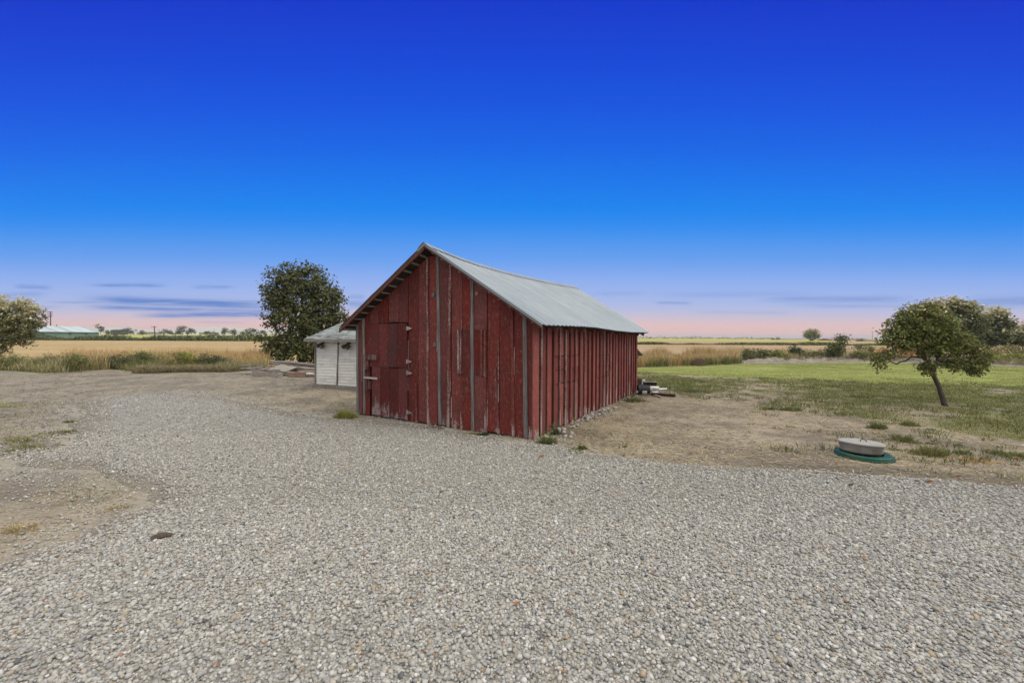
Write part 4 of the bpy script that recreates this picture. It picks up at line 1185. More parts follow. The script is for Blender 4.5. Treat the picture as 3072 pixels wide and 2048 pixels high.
fw = MB()
for i in range(len(seam) - 1):
    x0, x1 = seam[i], seam[i + 1]
    y = random.uniform(-.006, .006); tone = (random.random(), random.choice([0, 0, .1, .2, .35]), random.random())
    zb = random.uniform(-.02, .03)
    if x0 >= DX0 - .02 and x1 <= DX1 + .02:     # above the doors
        vboard(fw, x0, x1, DTOP + .012 + random.uniform(0, .01), wall_top(x0, 0), wall_top(x1, 0), y, tone=tone); continue
    vboard(fw, x0, x1, zb, wall_top(x0, 0), wall_top(x1, 0), y, tone=tone)
for i in range(1, len(seam) - 1):             # slivers of bare, flaking wood along the board edges
    if DX0 - .02 < seam[i] < DX1 - .02: continue
    for k_ in range(random.choice([1, 2, 2, 3])):
        za = random.uniform(0, 1.5) ** 1.15; zc = min(za + random.uniform(.25, 1.0), wall_top(seam[i], 0) - .1)
        if zc <= za + .1: continue
        xo = seam[i] + random.choice([-1, 1]) * random.uniform(.012, .02); w_ = random.uniform(.006, .013)
        fw.prism([(xo - w_, -.0085, za), (xo + w_, -.0085, za + .03), (xo + w_ * .5, -.0085, zc), (xo - w_ * .6, -.0085, zc - .02)], (0, .003, 0), (random.random(), random.uniform(.9, 1.25), random.random()))
fwo = fw.build('front_wall', M['barn_red'], barn)
# dark lining behind the boards (inner framing and boards)
bk = MB()
bk.prism([(-BW + .04, .06, 0), (-.04, .06, 0), (-.04, .06, wall_top(0, .06) - .05), (RC, .06, wall_top(RC, .06) - .05), (-BW + .04, .06, wall_top(-BW, .06) - .05)], (0, .03, 0))
ys = np.linspace(.09, BD - .06, 14)
for yA, yB in zip(ys[:-1], ys[1:]):
    for xx, sg in ((-.06, 1), (-BW + .06, -1)):
        zt = min(wall_top(xx, yA), wall_top(xx, yB)) - .02
        pts = [(xx, yA, 0), (xx, yB, 0), (xx, yB, zt), (xx, yA, zt)]
        bk.prism(pts if sg > 0 else pts[::-1], (-.03 * sg, 0, 0))
bk.build('frame', M['dark_wood'], barn)

# battens on the front: (px, width m, material, wear, top px y or None, bottom py or None)
def batten(px_t, px_b, wd, mt, wear, y=-.018, top=None, bot=None, name='batten', label=None, parent=barn, th=.018):
    xt = fr(px_t, 850)[0] if top is None else fr(px_t, top)[0]
    xb = fr(px_b, 1250)[0]
    zt = (wall_top(xt, 0) - .012) if top is None else fr(px_t, top)[1]
    zb = random.uniform(-.01, .03) if bot is None else fr(px_b, bot)[1]
    mb = MB(); tone = (random.random(), wear, random.random()); n = 7
    for k in range(n):                        # slightly bowed strip
        pass
    zs = np.linspace(zb, zt, n); bow = [random.uniform(-.004, .004) for _ in zs]
    vs, fs = [], []
    for z, bo in zip(zs, bow):
        t_ = (z - zb) / (zt - zb); xc = xb + (xt - xb) * t_ + bo; w2 = wd / 2 * random.uniform(.93, 1.05)
        vs += [(xc - w2, y, z), (xc + w2, y, z), (xc + w2, y + th, z), (xc - w2, y + th, z)]
    for k in range(n - 1):
        a = 4 * k
        fs += [(a, a + 1, a + 5, a + 4), (a + 1, a + 2, a + 6, a + 5), (a + 2, a + 3, a + 7, a + 6), (a + 3, a, a + 4, a + 7)]
    fs += [(3, 2, 1, 0), (4 * n - 4, 4 * n - 3, 4 * n - 2, 4 * n - 1)]
    mb.add(vs, fs, tone)
    o = mb.build(name, M[mt], parent)
    if label: tag(o, label)
    return o


batten(1092, 1094, .062, 'bare_batten', .6, label='bare grey batten beside the barn door')
batten(1073, 1074, .07, 'bare_batten', .55, label='darker bare batten at the left corner of the barn front')
batten(1283, 1285, .042, 'barn_red', 1.0, label='flaking batten right of the door')
batten(1313, 1321, .062, 'bare_batten', .4, label='tall bare grey batten under the roof peak')
batten(1352, 1345, .05, 'barn_red', .85)
batten(1417, 1420, .058, 'bare_batten', .4, y=-.022, label='bare grey batten crossing the boarded window')
batten(1457, 1458, .05, 'barn_red', .75, top=1130, bot=None)
batten(1386, 1386, .045, 'barn_red', .5, top=1130)
batten(1486, 1497, .045, 'barn_red', .72, top=1100)
batten(1537, 1541, .05, 'barn_red', .45, top=960)
batten(1575, 1579, .072, 'bare_batten', .4, label='bare grey post at the near front corner')
batten(1594, 1592, .04, 'barn_red', .5)
batten(1249, 1250, .035, 'barn_red', .45, top=1150)
batten(1150, 1150, .02, 'barn_red', .8, top=940, bot=975)

# Dutch door: two leaves with strap hinges and bar latches
def leaf(name, lab, xs, z0, z1, zj):
    mb = MB()
    for a, b_ in zip(xs[:-1], xs[1:]):
        o_ = random.uniform(-zj, zj)
        mb.prism([(a + .004, -.03, z0 + random.uniform(-.02, .01)), (b_ - .004, -.03, z0 + random.uniform(-.02, .01)), (b_ - .004, -.03, z1 + o_), (a + .004, -.03, z1 + o_)], (0, .03, 0),
                 (random.random(), random.choice([.05, .15, .3]), random.random()))
    o = mb.build(name, M['door_red'], barn)
    return tag(o, lab)


dxs = [fr(x, 1100)[0] for x in (1112, 1140, 1167, 1194, 1223.5)]
up_ = leaf('door', 'upper half of the Dutch door', dxs, DMID + .008, DTOP - .004, .012)
dxs = [fr(x, 1180)[0] for x in (1119, 1144, 1171, 1198, 1224.5)]
lo_ = leaf('door', 'scuffed lower half of the Dutch door', dxs, .035, DMID - .012, .008)


def hinge(px, py, door):
    x, z = fr(px, py); mb = MB()
    L, w0 = .115, .03
    mb.prism([(x, -.036, z - w0 * 1.35), (x + L, -.036, z - .009), (x + L + .006, -.036, z), (x + L, -.036, z + .009), (x, -.036, z + w0 * 1.35)], (0, .012, 0))
    mb.tube([(x - .005, -.034, z - .045), (x - .005, -.034, z + .045)], .008, 8)
    o = mb.build('hinge', M['hinge_iron'], door)
    for dx_, dz_ in ((.02, .02), (.02, -.02), (.06, 0)):
        sc = MB(); sc.tube([(x + dx_, -.042, z + dz_), (x + dx_, -.034, z + dz_)], .006, 8); sc.build('screw', M['rusty_iron'], door)
    # the red painted strap on the door side
    st = MB(); st.prism([(x - .10, -.034, z - .008), (x - .012, -.034, z - .032), (x - .012, -.034, z + .032), (x - .10, -.034, z + .008)], (0, .006, 0))
    st.build('strap', M['door_red'], door)


for px, py, d_ in ((1224, 985, up_), (1224.5, 1084, up_), (1225, 1118, lo_), (1225.5, 1236, lo_)): hinge(px, py, d_)


def latch(parent, rects, lab):
    mb = MB()
    for (x0, y0, x1, y1, yy, th, mi) in rects:
        a, z1 = fr(x0, y0); b_, z0 = fr(x1, y1)
        mb.prism([(a, yy, z0), (b_, yy, z0), (b_, yy, z1), (a, yy, z1)], (0, th, 0), (random.random(), .75, random.random()), mi)
    o = mb.build('latch', [M['bare_batten'], M['door_red'], M['pale_wood']], parent)
    return tag(o, lab)


latch(up_, [(1096.5, 1062, 1104, 1108, -.075, .055, 0), (1104, 1080, 1110, 1106, -.06, .04, 1), (1104.5, 1062, 1139, 1079.5, -.068, .036, 1)], 'heavy wooden bar latch on the upper door')
latch(lo_, [(1101, 1131, 1109, 1170, -.07, .05, 1), (1110.5, 1142, 1116, 1166, -.055, .035, 1), (1101, 1128, 1141, 1137, -.086, .016, 2)], 'pale wooden bar latch on the lower door')

# boarded window in the front
wh = MB()
xs = [WX0, fr(1418, 1050)[0], fr(1448, 1050)[0], WX1 + .0]
for a, b_ in zip(xs[:-1], xs[1:]):
    wh.prism([(a + .006, -.016, WZ0 + .008), (b_ - .006, -.016, WZ0 + .004), (b_ - .006, -.016, WZ1 - .006), (a + .006, -.016, WZ1 - .006)], (0, .008, 0), (random.random() * .4, .05, random.random()))
who = wh.build('window_hatch', M['barn_red'], barn); tag(who, 'boarded window hatch in the barn front')
for z_ in (WZ0, WZ1):
    gp = MB(); gp.box(((WX0 + WX1) / 2, -.010, z_), (WX1 - WX0, .006, .012)); gp.build('gap', M['dark_wood'], who)
for pxa, pxb, wear in ((1375, 1380, 1.0), (1382, 1386.5, .75), (1443.5, 1450, .9), (1454.5, 1460, .85)):
    a, b_ = fr(pxa, 1050)[0], fr(pxb, 1050)[0]
    mb = MB(); mb.prism([(a, -.036, WZ0 - .006), (b_, -.036, WZ0 - .01), (b_, -.036, WZ1 + .004), (a, -.036, WZ1 + .008)], (0, .02, 0), (random.random(), wear, random.random()))
    mb.build('trim_strip', M['barn_red'], who)
# cleats and a round patch
for px, py in ((1303, 884), (1307, 1033)):
    x, z = fr(px, py); mb = MB(); mb.box((x, -.024, z), (.062, .03, .075)); mb.build('cleat', M['bare_batten'], barn, bevel=.004)
x, z = fr(1430, 880); mb = MB()
mb.tube([(x, -.012, z), (x, -.006, z)], .035, 16, (0.5, 1.0, .4)); tag(mb.build('patch', M['barn_red'], barn), 'small round patch near the roof edge')

# right-hand wall: boards with gaps and battens
sw = MB(); NB = 27; pitch = BD / NB
W1Y = (3.0, 6.0); cuts = {}
y1a, y1b = sd_(1648, 1100)[0], sd_(1730, 1100)[0]; y2a, y2b = sd_(1786, 1080)[0], sd_(1829, 1080)[0]
z1 = [sd_(1690, 1068)[1], sd_(1690, 1108)[1], sd_(1690, 1149)[1]]; z2 = [sd_(1805, 1065)[1], sd_(1805, 1098)[1], sd_(1805, 1131)[1]]
hatch_a, hatch_b = MB(), MB()
for i in range(NB):
    ya, yb = i * pitch + .012, (i + 1) * pitch - .036
    if i == 0: ya = .0
    zt = lambda y_: wall_top(0, y_) - .01
    ox = random.uniform(-.006, .006); tone = (random.random(), random.choice([0, 0, .1, .25]), random.random()); zb = random.uniform(-.02, .03)
    ym = (ya + yb) / 2
    cz, tgt = None, sw
    if y1a < ym < y1b: cz, tgt = z1, hatch_a
    if y2a < ym < y2b: cz, tgt = z2, hatch_b
    def piece(mb, z0, za, zb_, tn):
        mb.prism([(ox, ya, z0), (ox, yb, z0), (ox, yb, zb_), (ox, ya, za)], (-.022, 0, 0), tn)
    if cz is None:
        piece(sw, zb, zt(ya), zt(yb), tone)
    else:
        hi, mi_, lo2 = cz; j = random.uniform(-.012, .012); g = .010
        piece(sw, zb, lo2 - g + j, lo2 - g + j, tone); piece(sw, hi + g + j, zt(ya), zt(yb), tone)
        for (q0, q1) in ((lo2 + g, mi_ - g * .8), (mi_ + g * .8, hi - g)):
            piece(tgt, q0 + j, q1 + j, q1 + j, (random.random(), tone[1] + .1, random.random()))
tag(sw.build('side_wall', M['barn_red_side'], barn), 'long board and batten side wall')
tag(hatch_a.build('window_hatch', M['barn_red_side'], barn), 'boarded window hatch nearer the front corner in the side wall')
tag(hatch_b.build('window_hatch', M['barn_red_side'], barn), 'boarded window hatch nearer the back in the side wall')
for i in range(1, NB):
    yc = i * pitch + .022 + random.uniform(-.008, .008)
    wear = random.choice([.1, .2, .3, .4, .6])
    if i in (1, 4, 5, 7, 9, 14, 15, 16, 18, 23, 24): wear = random.choice([.95, 1.1, 1.2])
    mb = MB(); w2 = .019 + random.uniform(-.003, .004); n = 6; vs, fs = [], []
    zs = np.linspace(random.uniform(0, .04), wall_top(0, yc) - .02, n); sl = random.uniform(-.012, .012)
    for k_, z_ in enumerate(zs):
        yy = yc + sl * k_ / n + random.uniform(-.003, .003); o_ = .02
        vs += [(.008 + o_, yy - w2, z_), (.008 + o_, yy + w2, z_), (.008, yy + w2, z_), (.008, yy - w2, z_)]
    for k_ in range(n - 1):
        a = 4 * k_
        fs += [(a, a + 1, a + 5, a + 4), (a + 1, a + 2, a + 6, a + 5), (a + 2, a + 3, a + 7, a + 6), (a + 3, a, a + 4, a + 7)]
    fs += [(3, 2, 1, 0), (4 * n - 4, 4 * n - 3, 4 * n - 2, 4 * n - 1)]
    mb.add(vs, fs, (random.random(), wear, random.random()))
    mb.build('batten', M['barn_red_side'], barn)
# left and rear walls
lw = MB()
for i in range(NB):
    ya, yb = i * pitch + .004, (i + 1) * pitch - .004
    lw.prism([(-BW, yb, 0), (-BW, ya, 0), (-BW, ya, wall_top(-BW, ya) - .01), (-BW, yb, wall_top(-BW, yb) - .01)], (.022, 0, 0), (random.random(), .2, random.random()))
lw.build('left_wall', M['barn_red_side'], barn)
rw = MB(); nb = 20
for i in range(nb):
    xa, xb_ = -BW + i * BW / nb + .003, -BW + (i + 1) * BW / nb - .003
    rw.prism([(xb_, BD, 0), (xa, BD, 0), (xa, BD, wall_top(xa, BD)), (xb_, BD, wall_top(xb_, BD))], (0, -.022, 0), (random.random(), .2, random.random()))
rw.build('rear_wall', M['barn_red_side'], barn)

# roof: corrugated sheets, deck, purlins, ridge cap, rake boards, rafter tails
WAVE = .17
ysr = np.arange(-OVF, BD + OVB + 1e-6, WAVE / 14)
def rib(y): return .015 * (0.5 + 0.5 * math.cos(2 * math.pi * y / WAVE)) ** 1.3 - .004
def roof_sheet(sign):
    ss = np.linspace(0.0, 1.0, 22)
    V = []
    jag = {}
    for i, y in enumerate(ysr):
        sh = int((y + OVF) / (WAVE * 9))
        if sh not in jag: jag[sh] = (random.uniform(-.010, .014), random.uniform(-.003, .003))
        for s_ in ss:
            xx = RC + sign * HALF * s_ * (1 + (jag[sh][0] / HALF if s_ == 1.0 else 0))
            zz = roof_z(RC + sign * HALF * s_, y) + rib(y) + jag[sh][1] + .006 * float(_LAT[sh % 256, int(s_ * 9)] - .5)
            if y < -OVF + .075: zz += .012 if y < -OVF + .06 else .006
            V.append((xx, y, zz))
    nx, ny = len(ysr), len(ss)
    idx = np.arange(nx * ny).reshape(nx, ny)
    q = np.stack([idx[:-1, :-1], idx[1:, :-1], idx[1:, 1:], idx[:-1, 1:]], -1).reshape(-1, 4)
    if sign > 0: q = q[:, ::-1]
    return np.array(V), q
Va, qa = roof_sheet(1); Vb, qb = roof_sheet(-1)
q = np.concatenate([qa, qb + len(Va)])
roof = raw_mesh('roof', np.concatenate([Va, Vb]), q.ravel(), np.arange(len(q)) * 4, np.full(len(q), 4), M['roof_metal'], barn, None, True)
tag(roof, 'pale grey corrugated metal roof with a sagging ridge')
cp = MB(); ysc = np.linspace(-OVF - .02, BD + OVB, 26)
for k_ in range(len(ysc) - 1):
    for sg in (1, -1):
        pts = []
        for yy, s0 in ((ysc[k_], 0), (ysc[k_], .13), (ysc[k_ + 1], .13), (ysc[k_ + 1], 0)):
            pts.append((RC + sg * s0, yy, roof_z(RC + sg * s0, yy) + .030 - (.010 if s0 else 0)))
        cp.prism(pts if sg > 0 else pts[::-1], (0, 0, -.004), (.6, 0, .5))
capo = cp.build('ridge_cap', M['roof_metal'], roof)
dk = MB(); ysd = np.linspace(-OVF + .03, BD + OVB - .03, 15)
for k_ in range(len(ysd) - 1):
    for sg in (1, -1):
        n_ = 9
        for j in range(n_):
            s0, s1 = j / n_ * (HALF - .03), ((j + 1) / n_) * (HALF - .03) - .012
            pts = [(RC + sg * a, yy, roof_z(RC + sg * a, yy) - .030) for yy, a in ((ysd[k_], s0), (ysd[k_], s1), (ysd[k_ + 1], s1), (ysd[k_ + 1], s0))]
            dk.prism(pts if sg > 0 else pts[::-1], (0, 0, -.016), (random.random(), 0, random.random()))
dk.build('roof_deck', M['dark_wood'], roof)
for j in range(11):                           # purlins: their front ends show as pale strips under the left overhang
    s_ = .17 + j * (HALF - .25) / 10.5
    for sg in (-1, 1):
        pu = MB(); seg = np.linspace(-OVF + .045, BD + OVB - .05, 9)
        x = RC + sg * s_
        for a, b_ in zip(seg[:-1], seg[1:]):
            if sg > 0 and a > .2: continue
            pu.beam((x, a, roof_z(x, a) - .062), (x, b_, roof_z(x, b_) - .062), .055, .028, tone=(random.random() * .5 + .3, 0, .4))
            if a > .2: break
        pu.build('purlin', M['purlin_wood'], roof)
for sg in (-1, 1):
    rk = MB(); n_ = 8
    for k_ in range(n_):
        a, b_ = k_ / n_ * HALF, (k_ + 1) / n_ * HALF
        wd = .085 if sg < 0 else .04
        xa, xb_ = RC + sg * a, RC + sg * b_
        za, zb_ = roof_z(xa, -OVF) - .020, roof_z(xb_, -OVF) - .020
        pts = [(xa, -OVF, za - wd), (xb_, -OVF, zb_ - wd), (xb_, -OVF, zb_), (xa, -OVF, za)]
        rk.prism(pts if sg > 0 else pts[::-1], (0, .028, 0), (.5, .35, .5))
    tag(rk.build('rake_board', M['rake_red'], roof), 'reddish rake board under the left roof edge' if sg < 0 else 'thin dark rake board under the right roof edge')
tr_ = MB()                                    # folded metal trim along the right-hand gable edge and over the peak
for k_ in range(10):
    a, b_ = k_ / 10 * HALF, (k_ + 1) / 10 * HALF
    xa, xb_ = RC + a, RC + b_
    za, zb_ = roof_z(xa, -OVF) + .02, roof_z(xb_, -OVF) + .02
    tr_.prism([(xa, -OVF - .006, za - .048), (xb_, -OVF - .006, zb_ - .048), (xb_, -OVF - .006, zb_), (xa, -OVF - .006, za)], (0, .004, 0), (.6, 0, .5))
xb_ = RC - .16; za, zb_ = roof_z(RC, -OVF) + .02, roof_z(xb_, -OVF) + .02
tr_.prism([(xb_, -OVF - .006, zb_ - .06), (RC, -OVF - .006, za - .06), (RC, -OVF - .006, za), (xb_, -OVF - .006, zb_)], (0, .004, 0), (.6, 0, .5))
tr_.build('edge_trim', M['roof_metal'], roof)
# rafters: tails visible under the right eave and left eave
k_ = 0
yy = .42
while yy < BD:
    for sg in (1, -1):
        rt_ = MB()
        a = RC + sg * (BW / 2 - .35); b_ = RC + sg * (HALF - .045)
        rt_.beam((a, yy, roof_z(a, yy) - .098), (b_, yy, roof_z(b_, yy) - .092), .042, .088, tone=(random.random(), .2, random.random()))
        rt_.build('rafter_tail', M['rake_red'], roof)
    yy += .61
# pale eave fascia under the left eave end
fa = MB(); x = RC - HALF + .03
fa.beam((x, -OVF + .03, roof_z(x, 0) - .055), (x, BD + .2, roof_z(x, BD) - .055), .022, .05, tone=(.8, 0, .5))
fa.build('eave_board', M['purlin_wood'], roof)

# low shingled lean-to behind the barn
ln = MB()
A0 = np.array([-2.2, BD + .02, 1.52]); B0 = np.array([-.16, BD + .02, 1.47]); A1 = np.array([-2.2, BD + 1.25, 1.07]); B1 = np.array([-.12, BD + 1.25, 1.06])
for j in range(7):
    t0, t1 = j / 7, (j + 1.25) / 7
    pts = [A0 + (A1 - A0) * t0, B0 + (B1 - B0) * t0, B0 + (B1 - B0) * min(t1, 1), A0 + (A1 - A0) * min(t1, 1)]
    up = np.array([0, 0, .012 * (1 - j * .1) + .006])
    ln.prism([p + up for p in pts][::-1], (0, 0, -.02), (random.random(), 0, random.random()))
lno = ln.build('lean_to_roof', M['old_lumber'], barn)
tag(lno, 'dark weathered lean-to roof behind the barn')
lp = MB()
lp.tube([(-.42, BD + 1.05, -.05), (-.40, BD + 1.08, .6), (-.38, BD + 1.06, 1.05)], [.05, .045, .05], 8)
lp.tube([(-2.0, BD + 1.05, -.05), (-2.0, BD + 1.08, 1.05)], .05, 8)
lp.beam((-2.2, BD + 1.1, 1.02), (-.25, BD + 1.1, 1.0), .08, .09)
lp.build('lean_to_post', M['brown_lumber'], barn)

# ------------------------------------------------------------------ white shed
sL, sR = G(948, 1160), G(1069, 1168)
su = (sR - sL); slen = np.linalg.norm(su); su /= slen
shed = empty('shed', sL, math.atan2(su[1], su[0])); tag(shed, 'small white clapboard shed with a grey shingle roof', 'shed')
SW_, SD_ = 2.9, 2.9
sh = _C[2]
def shz(py, Y): return CAMH - (py - 1008.5) / FPX * Y
EZ = shz(1022, sL[1]); 
wl = MB(); nclap = 15; z0 = .10; H = EZ - z0
split = .93
for lo2, hi2, base in ((0.02, split - .02, 0), (split + .02, SW_, -.004)):
    for k_ in range(nclap):
        za, zb_ = z0 + base + k_ * H / nclap, z0 + base + (k_ + 1) * H / nclap
        wl.add([(lo2, -.011, za + .002), (hi2, -.011, za + .002), (hi2, .0, zb_ - .002), (lo2, .0, zb_ - .002), (lo2, .02, za), (hi2, .02, za), (hi2, .02, zb_), (lo2, .02, zb_)],
               [(0, 1, 2, 3), (5, 4, 7, 6), (1, 0, 4, 5), (3, 2, 6, 7), (2, 1, 5, 6), (0, 3, 7, 4)], (random.random() * .5 + .2, 0, random.random()))
tag(wl.build('front_wall', M['white_clap'], shed), 'dingy white clapboard front')
ot = MB()
for (p, q_) in (((0.01, .03), (0.01, SD_)), ((SW_, .03), (SW_, SD_)), ((0, SD_), (SW_, SD_))):
    a = np.array([*p, z0]); b_ = np.array([*q_, z0])
    d = (b_ - a) / np.linalg.norm(b_ - a); nrm = np.array([d[1], -d[0], 0])
    c_ = (a + b_) / 2 + np.array([0, 0, H / 2])
    ot.box(c_, (np.linalg.norm(b_ - a), .03, H), math.atan2(d[1], d[0]), (.4, 0, .5))
ot.build('wall', M['white_clap'], shed)
tm = MB(); tm.beam((-.012, -.012, .02), (.0, -.012, EZ), .045, .05, up=(0, 1, 0)); tm.build('corner_board', M['bare_batten'], shed)
tm = MB(); tm.beam((split - .035, -.014, z0 - .02), (split + .04, -.014, EZ), .034, .03, up=(0, 1, 0)); tag(tm.build('center_strip', M['bare_batten'], shed), 'grey strip between the two white panels')
sk = MB(); sk.box((SW_ / 2, -.02, .035), (SW_ + .1, .12, .12)); sk.box((SW_ / 2, SD_, .035), (SW_ + .1, .12, .12)); sk.build('skid', M['old_lumber'], shed)
# roof: two slopes meeting at a ridge parallel to the front
rz = EZ + .60; ry0, ryr = -.28, 1.35
sr = MB(); rows = 13
for side in (0, 1):
    for j in range(rows):
        t0, t1 = j / rows, (j + 1.6) / rows
        n_ = 15
        for i in range(n_):
            xa = -.20 + i * (SW_ + .5) / n_; xb_ = xa + (SW_ + .5) / n_ - .006
            def pt(x, t): 
                t = min(t, 1.0)
                yy = ry0 + (ryr - ry0) * t if side == 0 else (2 * ryr - ry0) - (ryr - ry0) * t
                return np.array([x, yy, EZ + .045 + (rz - EZ) * t])
            lift = .014 + random.uniform(0, .016 if j < 4 else .006)
            dj = random.uniform(-.012, .012)
            p4 = [pt(xa, t0 + dj), pt(xb_, t0 + dj), pt(xb_, t1), pt(xa, t1)]
            p4[0][2] += lift; p4[1][2] += lift + random.uniform(-.006, .006)
            sr.prism(p4 if side == 0 else p4[::-1], (0, 0, -.008), (random.random(), 0, random.random()))
sro = sr.build('roof', M['shingle'], shed); tag(sro, 'curling grey wood shingles')
dk2 = MB()
for side in (0, 1):
    yy0 = ry0 + .01 if side == 0 else 2 * ryr - ry0 - .01
    p4 = [(-.18, yy0, EZ + .03), (SW_ + .28, yy0, EZ + .03), (SW_ + .28, ryr, rz + .03), (-.18, ryr, rz + .03)]
    dk2.prism(p4 if side == 0 else p4[::-1], (0, 0, -.03), (.5, 0, .5))
dk2.build('roof_deck', M['dark_wood'], sro)
fs_ = MB(); fs_.box((SW_ / 2 - .08, ry0 - .012, EZ + .012), (SW_ - .0, .025, .085), tone=(.4, 0, .5)); fs_.box((-.155, ry0 - .012, EZ + .016), (.08, .03, .08), tone=(.9, 0, .5))
fs_.build('fascia', M['old_lumber'], sro)
gw = MB()
for xx in (.012, SW_ - .012):
    pts = [(xx, .02, EZ), (xx, SD_, EZ), (xx, ryr, rz)]
    gw.prism(pts[::-1] if xx < 1 else pts, (.02 if xx < 1 else -.02, 0, 0))
gw.build('gable_wall', M['white_clap'], shed)
# two dark lamps hanging under the eave
def lamp_on(px, py, label):
    d = ray(px, py); o = _C - sL; nrm = np.array([-su[1], su[0], 0]); t = ((-.05) - o @ nrm) / (d @ nrm); p = o + d * t
    x, z = p @ su, p[2]
    root = empty('flood_lamp', sL + su * x + nrm * (-.05) + np.array([0, 0, z]), math.atan2(su[1], su[0])); tag(root, label, 'lamp', 'dark lamps under the shed eave')
    bs = MB(); bs.box((0, .025, .075), (.12, .04, .07)); bs.tube([(0, .0, .06), (0, -.04, .0)], .014, 7); bs.build('bracket', M['rusty_iron'], root, bevel=.006)
    for sx_, dz_ in ((-.075, -.01), (.08, -.045)):
        hd = MB(); hd.tube([(sx_ * .3, -.03, .03), (sx_ * .8, -.045, .0), (sx_, -.06, -.01 + dz_ * .4), (sx_ * 1.1, -.13, -.045 + dz_ * .5)], [.018, .034, .056, .07], 12)
        h_ = hd.build('lamp_head', M['black_plastic'] if sx_ < 0 else M['rusty_iron'], root, smooth=True)
        ln_ = MB(); ln_.tube([(sx_ * 1.1, -.131, -.045 + dz_ * .5), (sx_ * 1.105, -.136, -.048 + dz_ * .5)], [.058, .05], 12); ln_.build('lens', M['rusty_iron'], h_)


lamp_on(967, 1034, 'dark double lamp under the shed eave nearer the big tree')
lamp_on(1044, 1036, 'dark double lamp under the shed eave nearer the red barn')

# ------------------------------------------------------------------ lumber beside the shed
LG = 'old lumber piled beside the white shed'
def plank(name, label, p0, p1, Y0, Y1, th, wd, mt='old_lumber', cat='plank', rest=None, roll=0.0):
    a, b_ = PX(*p0, Y0), PX(*p1, Y1)
    if th is None: th = max(.05, min(a[2], b_[2]) + .01)
    a = a - np.array([0, 0, th / 2]); b_ = b_ - np.array([0, 0, th / 2])
    c_ = (a + b_) / 2
    d = (b_ - a); L = np.linalg.norm(d); d /= L
    up = np.array([0, math.sin(roll), math.cos(roll)])
    mb = MB(); n = 5
    sx = np.cross(d, up); sx /= np.linalg.norm(sx); uz = np.cross(sx, d)
    M3 = Matrix((d, -sx, uz)).transposed()
    vs, fs = [], []
    for k_ in range(n):
        x = -L / 2 + L * k_ / (n - 1); bo = .012 * math.sin(k_ * 1.7 + p0[0]); 
        for (y_, z_) in ((-1, -1), (1, -1), (1, 1), (-1, 1)):
            vs.append((x + random.uniform(-.01, .01) * (k_ in (0, n - 1)), y_ * wd / 2, z_ * th / 2 + bo))
    for k_ in range(n - 1):
        q_ = 4 * k_
        fs += [(q_, q_ + 4, q_ + 5, q_ + 1), (q_ + 1, q_ + 5, q_ + 6, q_ + 2), (q_ + 2, q_ + 6, q_ + 7, q_ + 3), (q_ + 3, q_ + 7, q_ + 4, q_)]
    fs += [(0, 1, 2, 3), (4 * n - 1, 4 * n - 2, 4 * n - 3, 4 * n - 4)]
    mb.add(vs, fs)
    o = mb.build(name, M[mt], None)
    o.location = c_; o.rotation_euler = M3.to_euler()
    return tag(o, label, cat, LG)


plank('plank', 'long pale plank lying on top of the lumber pile', (816, 1081), (968, 1093), 18.4, 17.9, .06, .22, 'old_lumber')
plank('beam', 'long grey beam directly under the top plank of the pile', (824, 1086.5), (970, 1098), 18.35, 17.95, .13, .2)
plank('beam', 'dark beam at mid height at the back of the lumber pile', (838, 1096), (970, 1104), 18.45, 18.15, .13, .2, 'brown_lumber')
plank('beam', 'lowest long beam at the back of the lumber pile', (850, 1104), (970, 1112), 18.5, 18.25, None, .24)
plank('plank', 'pale plank at mid height reaching behind the shed corner', (886, 1101), (966, 1104), 17.75, 17.6, .05, .2, 'pale_wood')
plank('plank', 'reddish plank under the pale plank by the shed corner', (894, 1107), (966, 1109), 17.7, 17.55, .05, .3, 'brown_lumber')
plank('plank', 'greyish plank under the reddish plank by the shed corner', (898, 1111), (966, 1113), 17.5, 17.4, None, .28)
plank('plank', 'whitest board, lowest by the shed corner', (912, 1118), (964, 1119.5), 17.0, 16.9, None, .16, 'white_plastic')
plank('timber', 'dark timber lying below the whitest board', (916, 1123), (964, 1124.5), 16.7, 16.6, None, .2, 'brown_lumber', 'timber')
plank('timber', 'short reddish brown timber in front of the pile', (870, 1115.5), (911, 1116), 16.6, 16.5, None, .3, 'brown_lumber', 'timber')
plank('board_panel', 'wide tilted board panel in the middle of the lumber pile', (824, 1100), (876, 1107), 17.4, 17.2, .04, .7, 'old_lumber', 'board', roll=-.22)
plank('timber', 'square grey timber sticking out towards the yard at the front of the pile', (812, 1108), (830, 1109), 16.9, 16.7, None, .32, 'old_lumber', 'timber')
plank('timber', 'long low timber at the very front of the lumber pile', (760, 1115), (822, 1117), 16.75, 16.6, None, .12, 'old_lumber', 'timber')
plank('timber', 'short blunt timber end under the front timber', (820, 1120), (842, 1119.5), 16.4, 16.3, None, .2, 'old_lumber', 'timber')
plank('plank', 'thin silvery plank farthest from the shed, uppermost of four', (724, 1095.6), (790, 1094), 18.0, 17.8, .03, .16)
plank('plank', 'thin silvery plank angled up among the weeds left of the pile', (724, 1104), (788, 1097), 17.6, 17.7, .04, .16)
plank('plank', 'short thin plank lying below the angled silvery plank', (744, 1105), (784, 1101), 17.3, 17.3, .04, .14)
plank('plank', 'brown plank leaning on the left end of the pile', (790, 1110), (812, 1093), 17.2, 17.5, .05, .12, 'brown_lumber')
plank('timber', 'broad grey timber lying behind the front timber at the left', (764, 1107), (800, 1106), 17.1, 17.0, None, .3, 'old_lumber', 'timber')
plank('timber', 'brown timber end between the left planks and the square timber', (788, 1107), (806, 1107), 17.0, 16.9, None, .2, 'brown_lumber', 'timber')

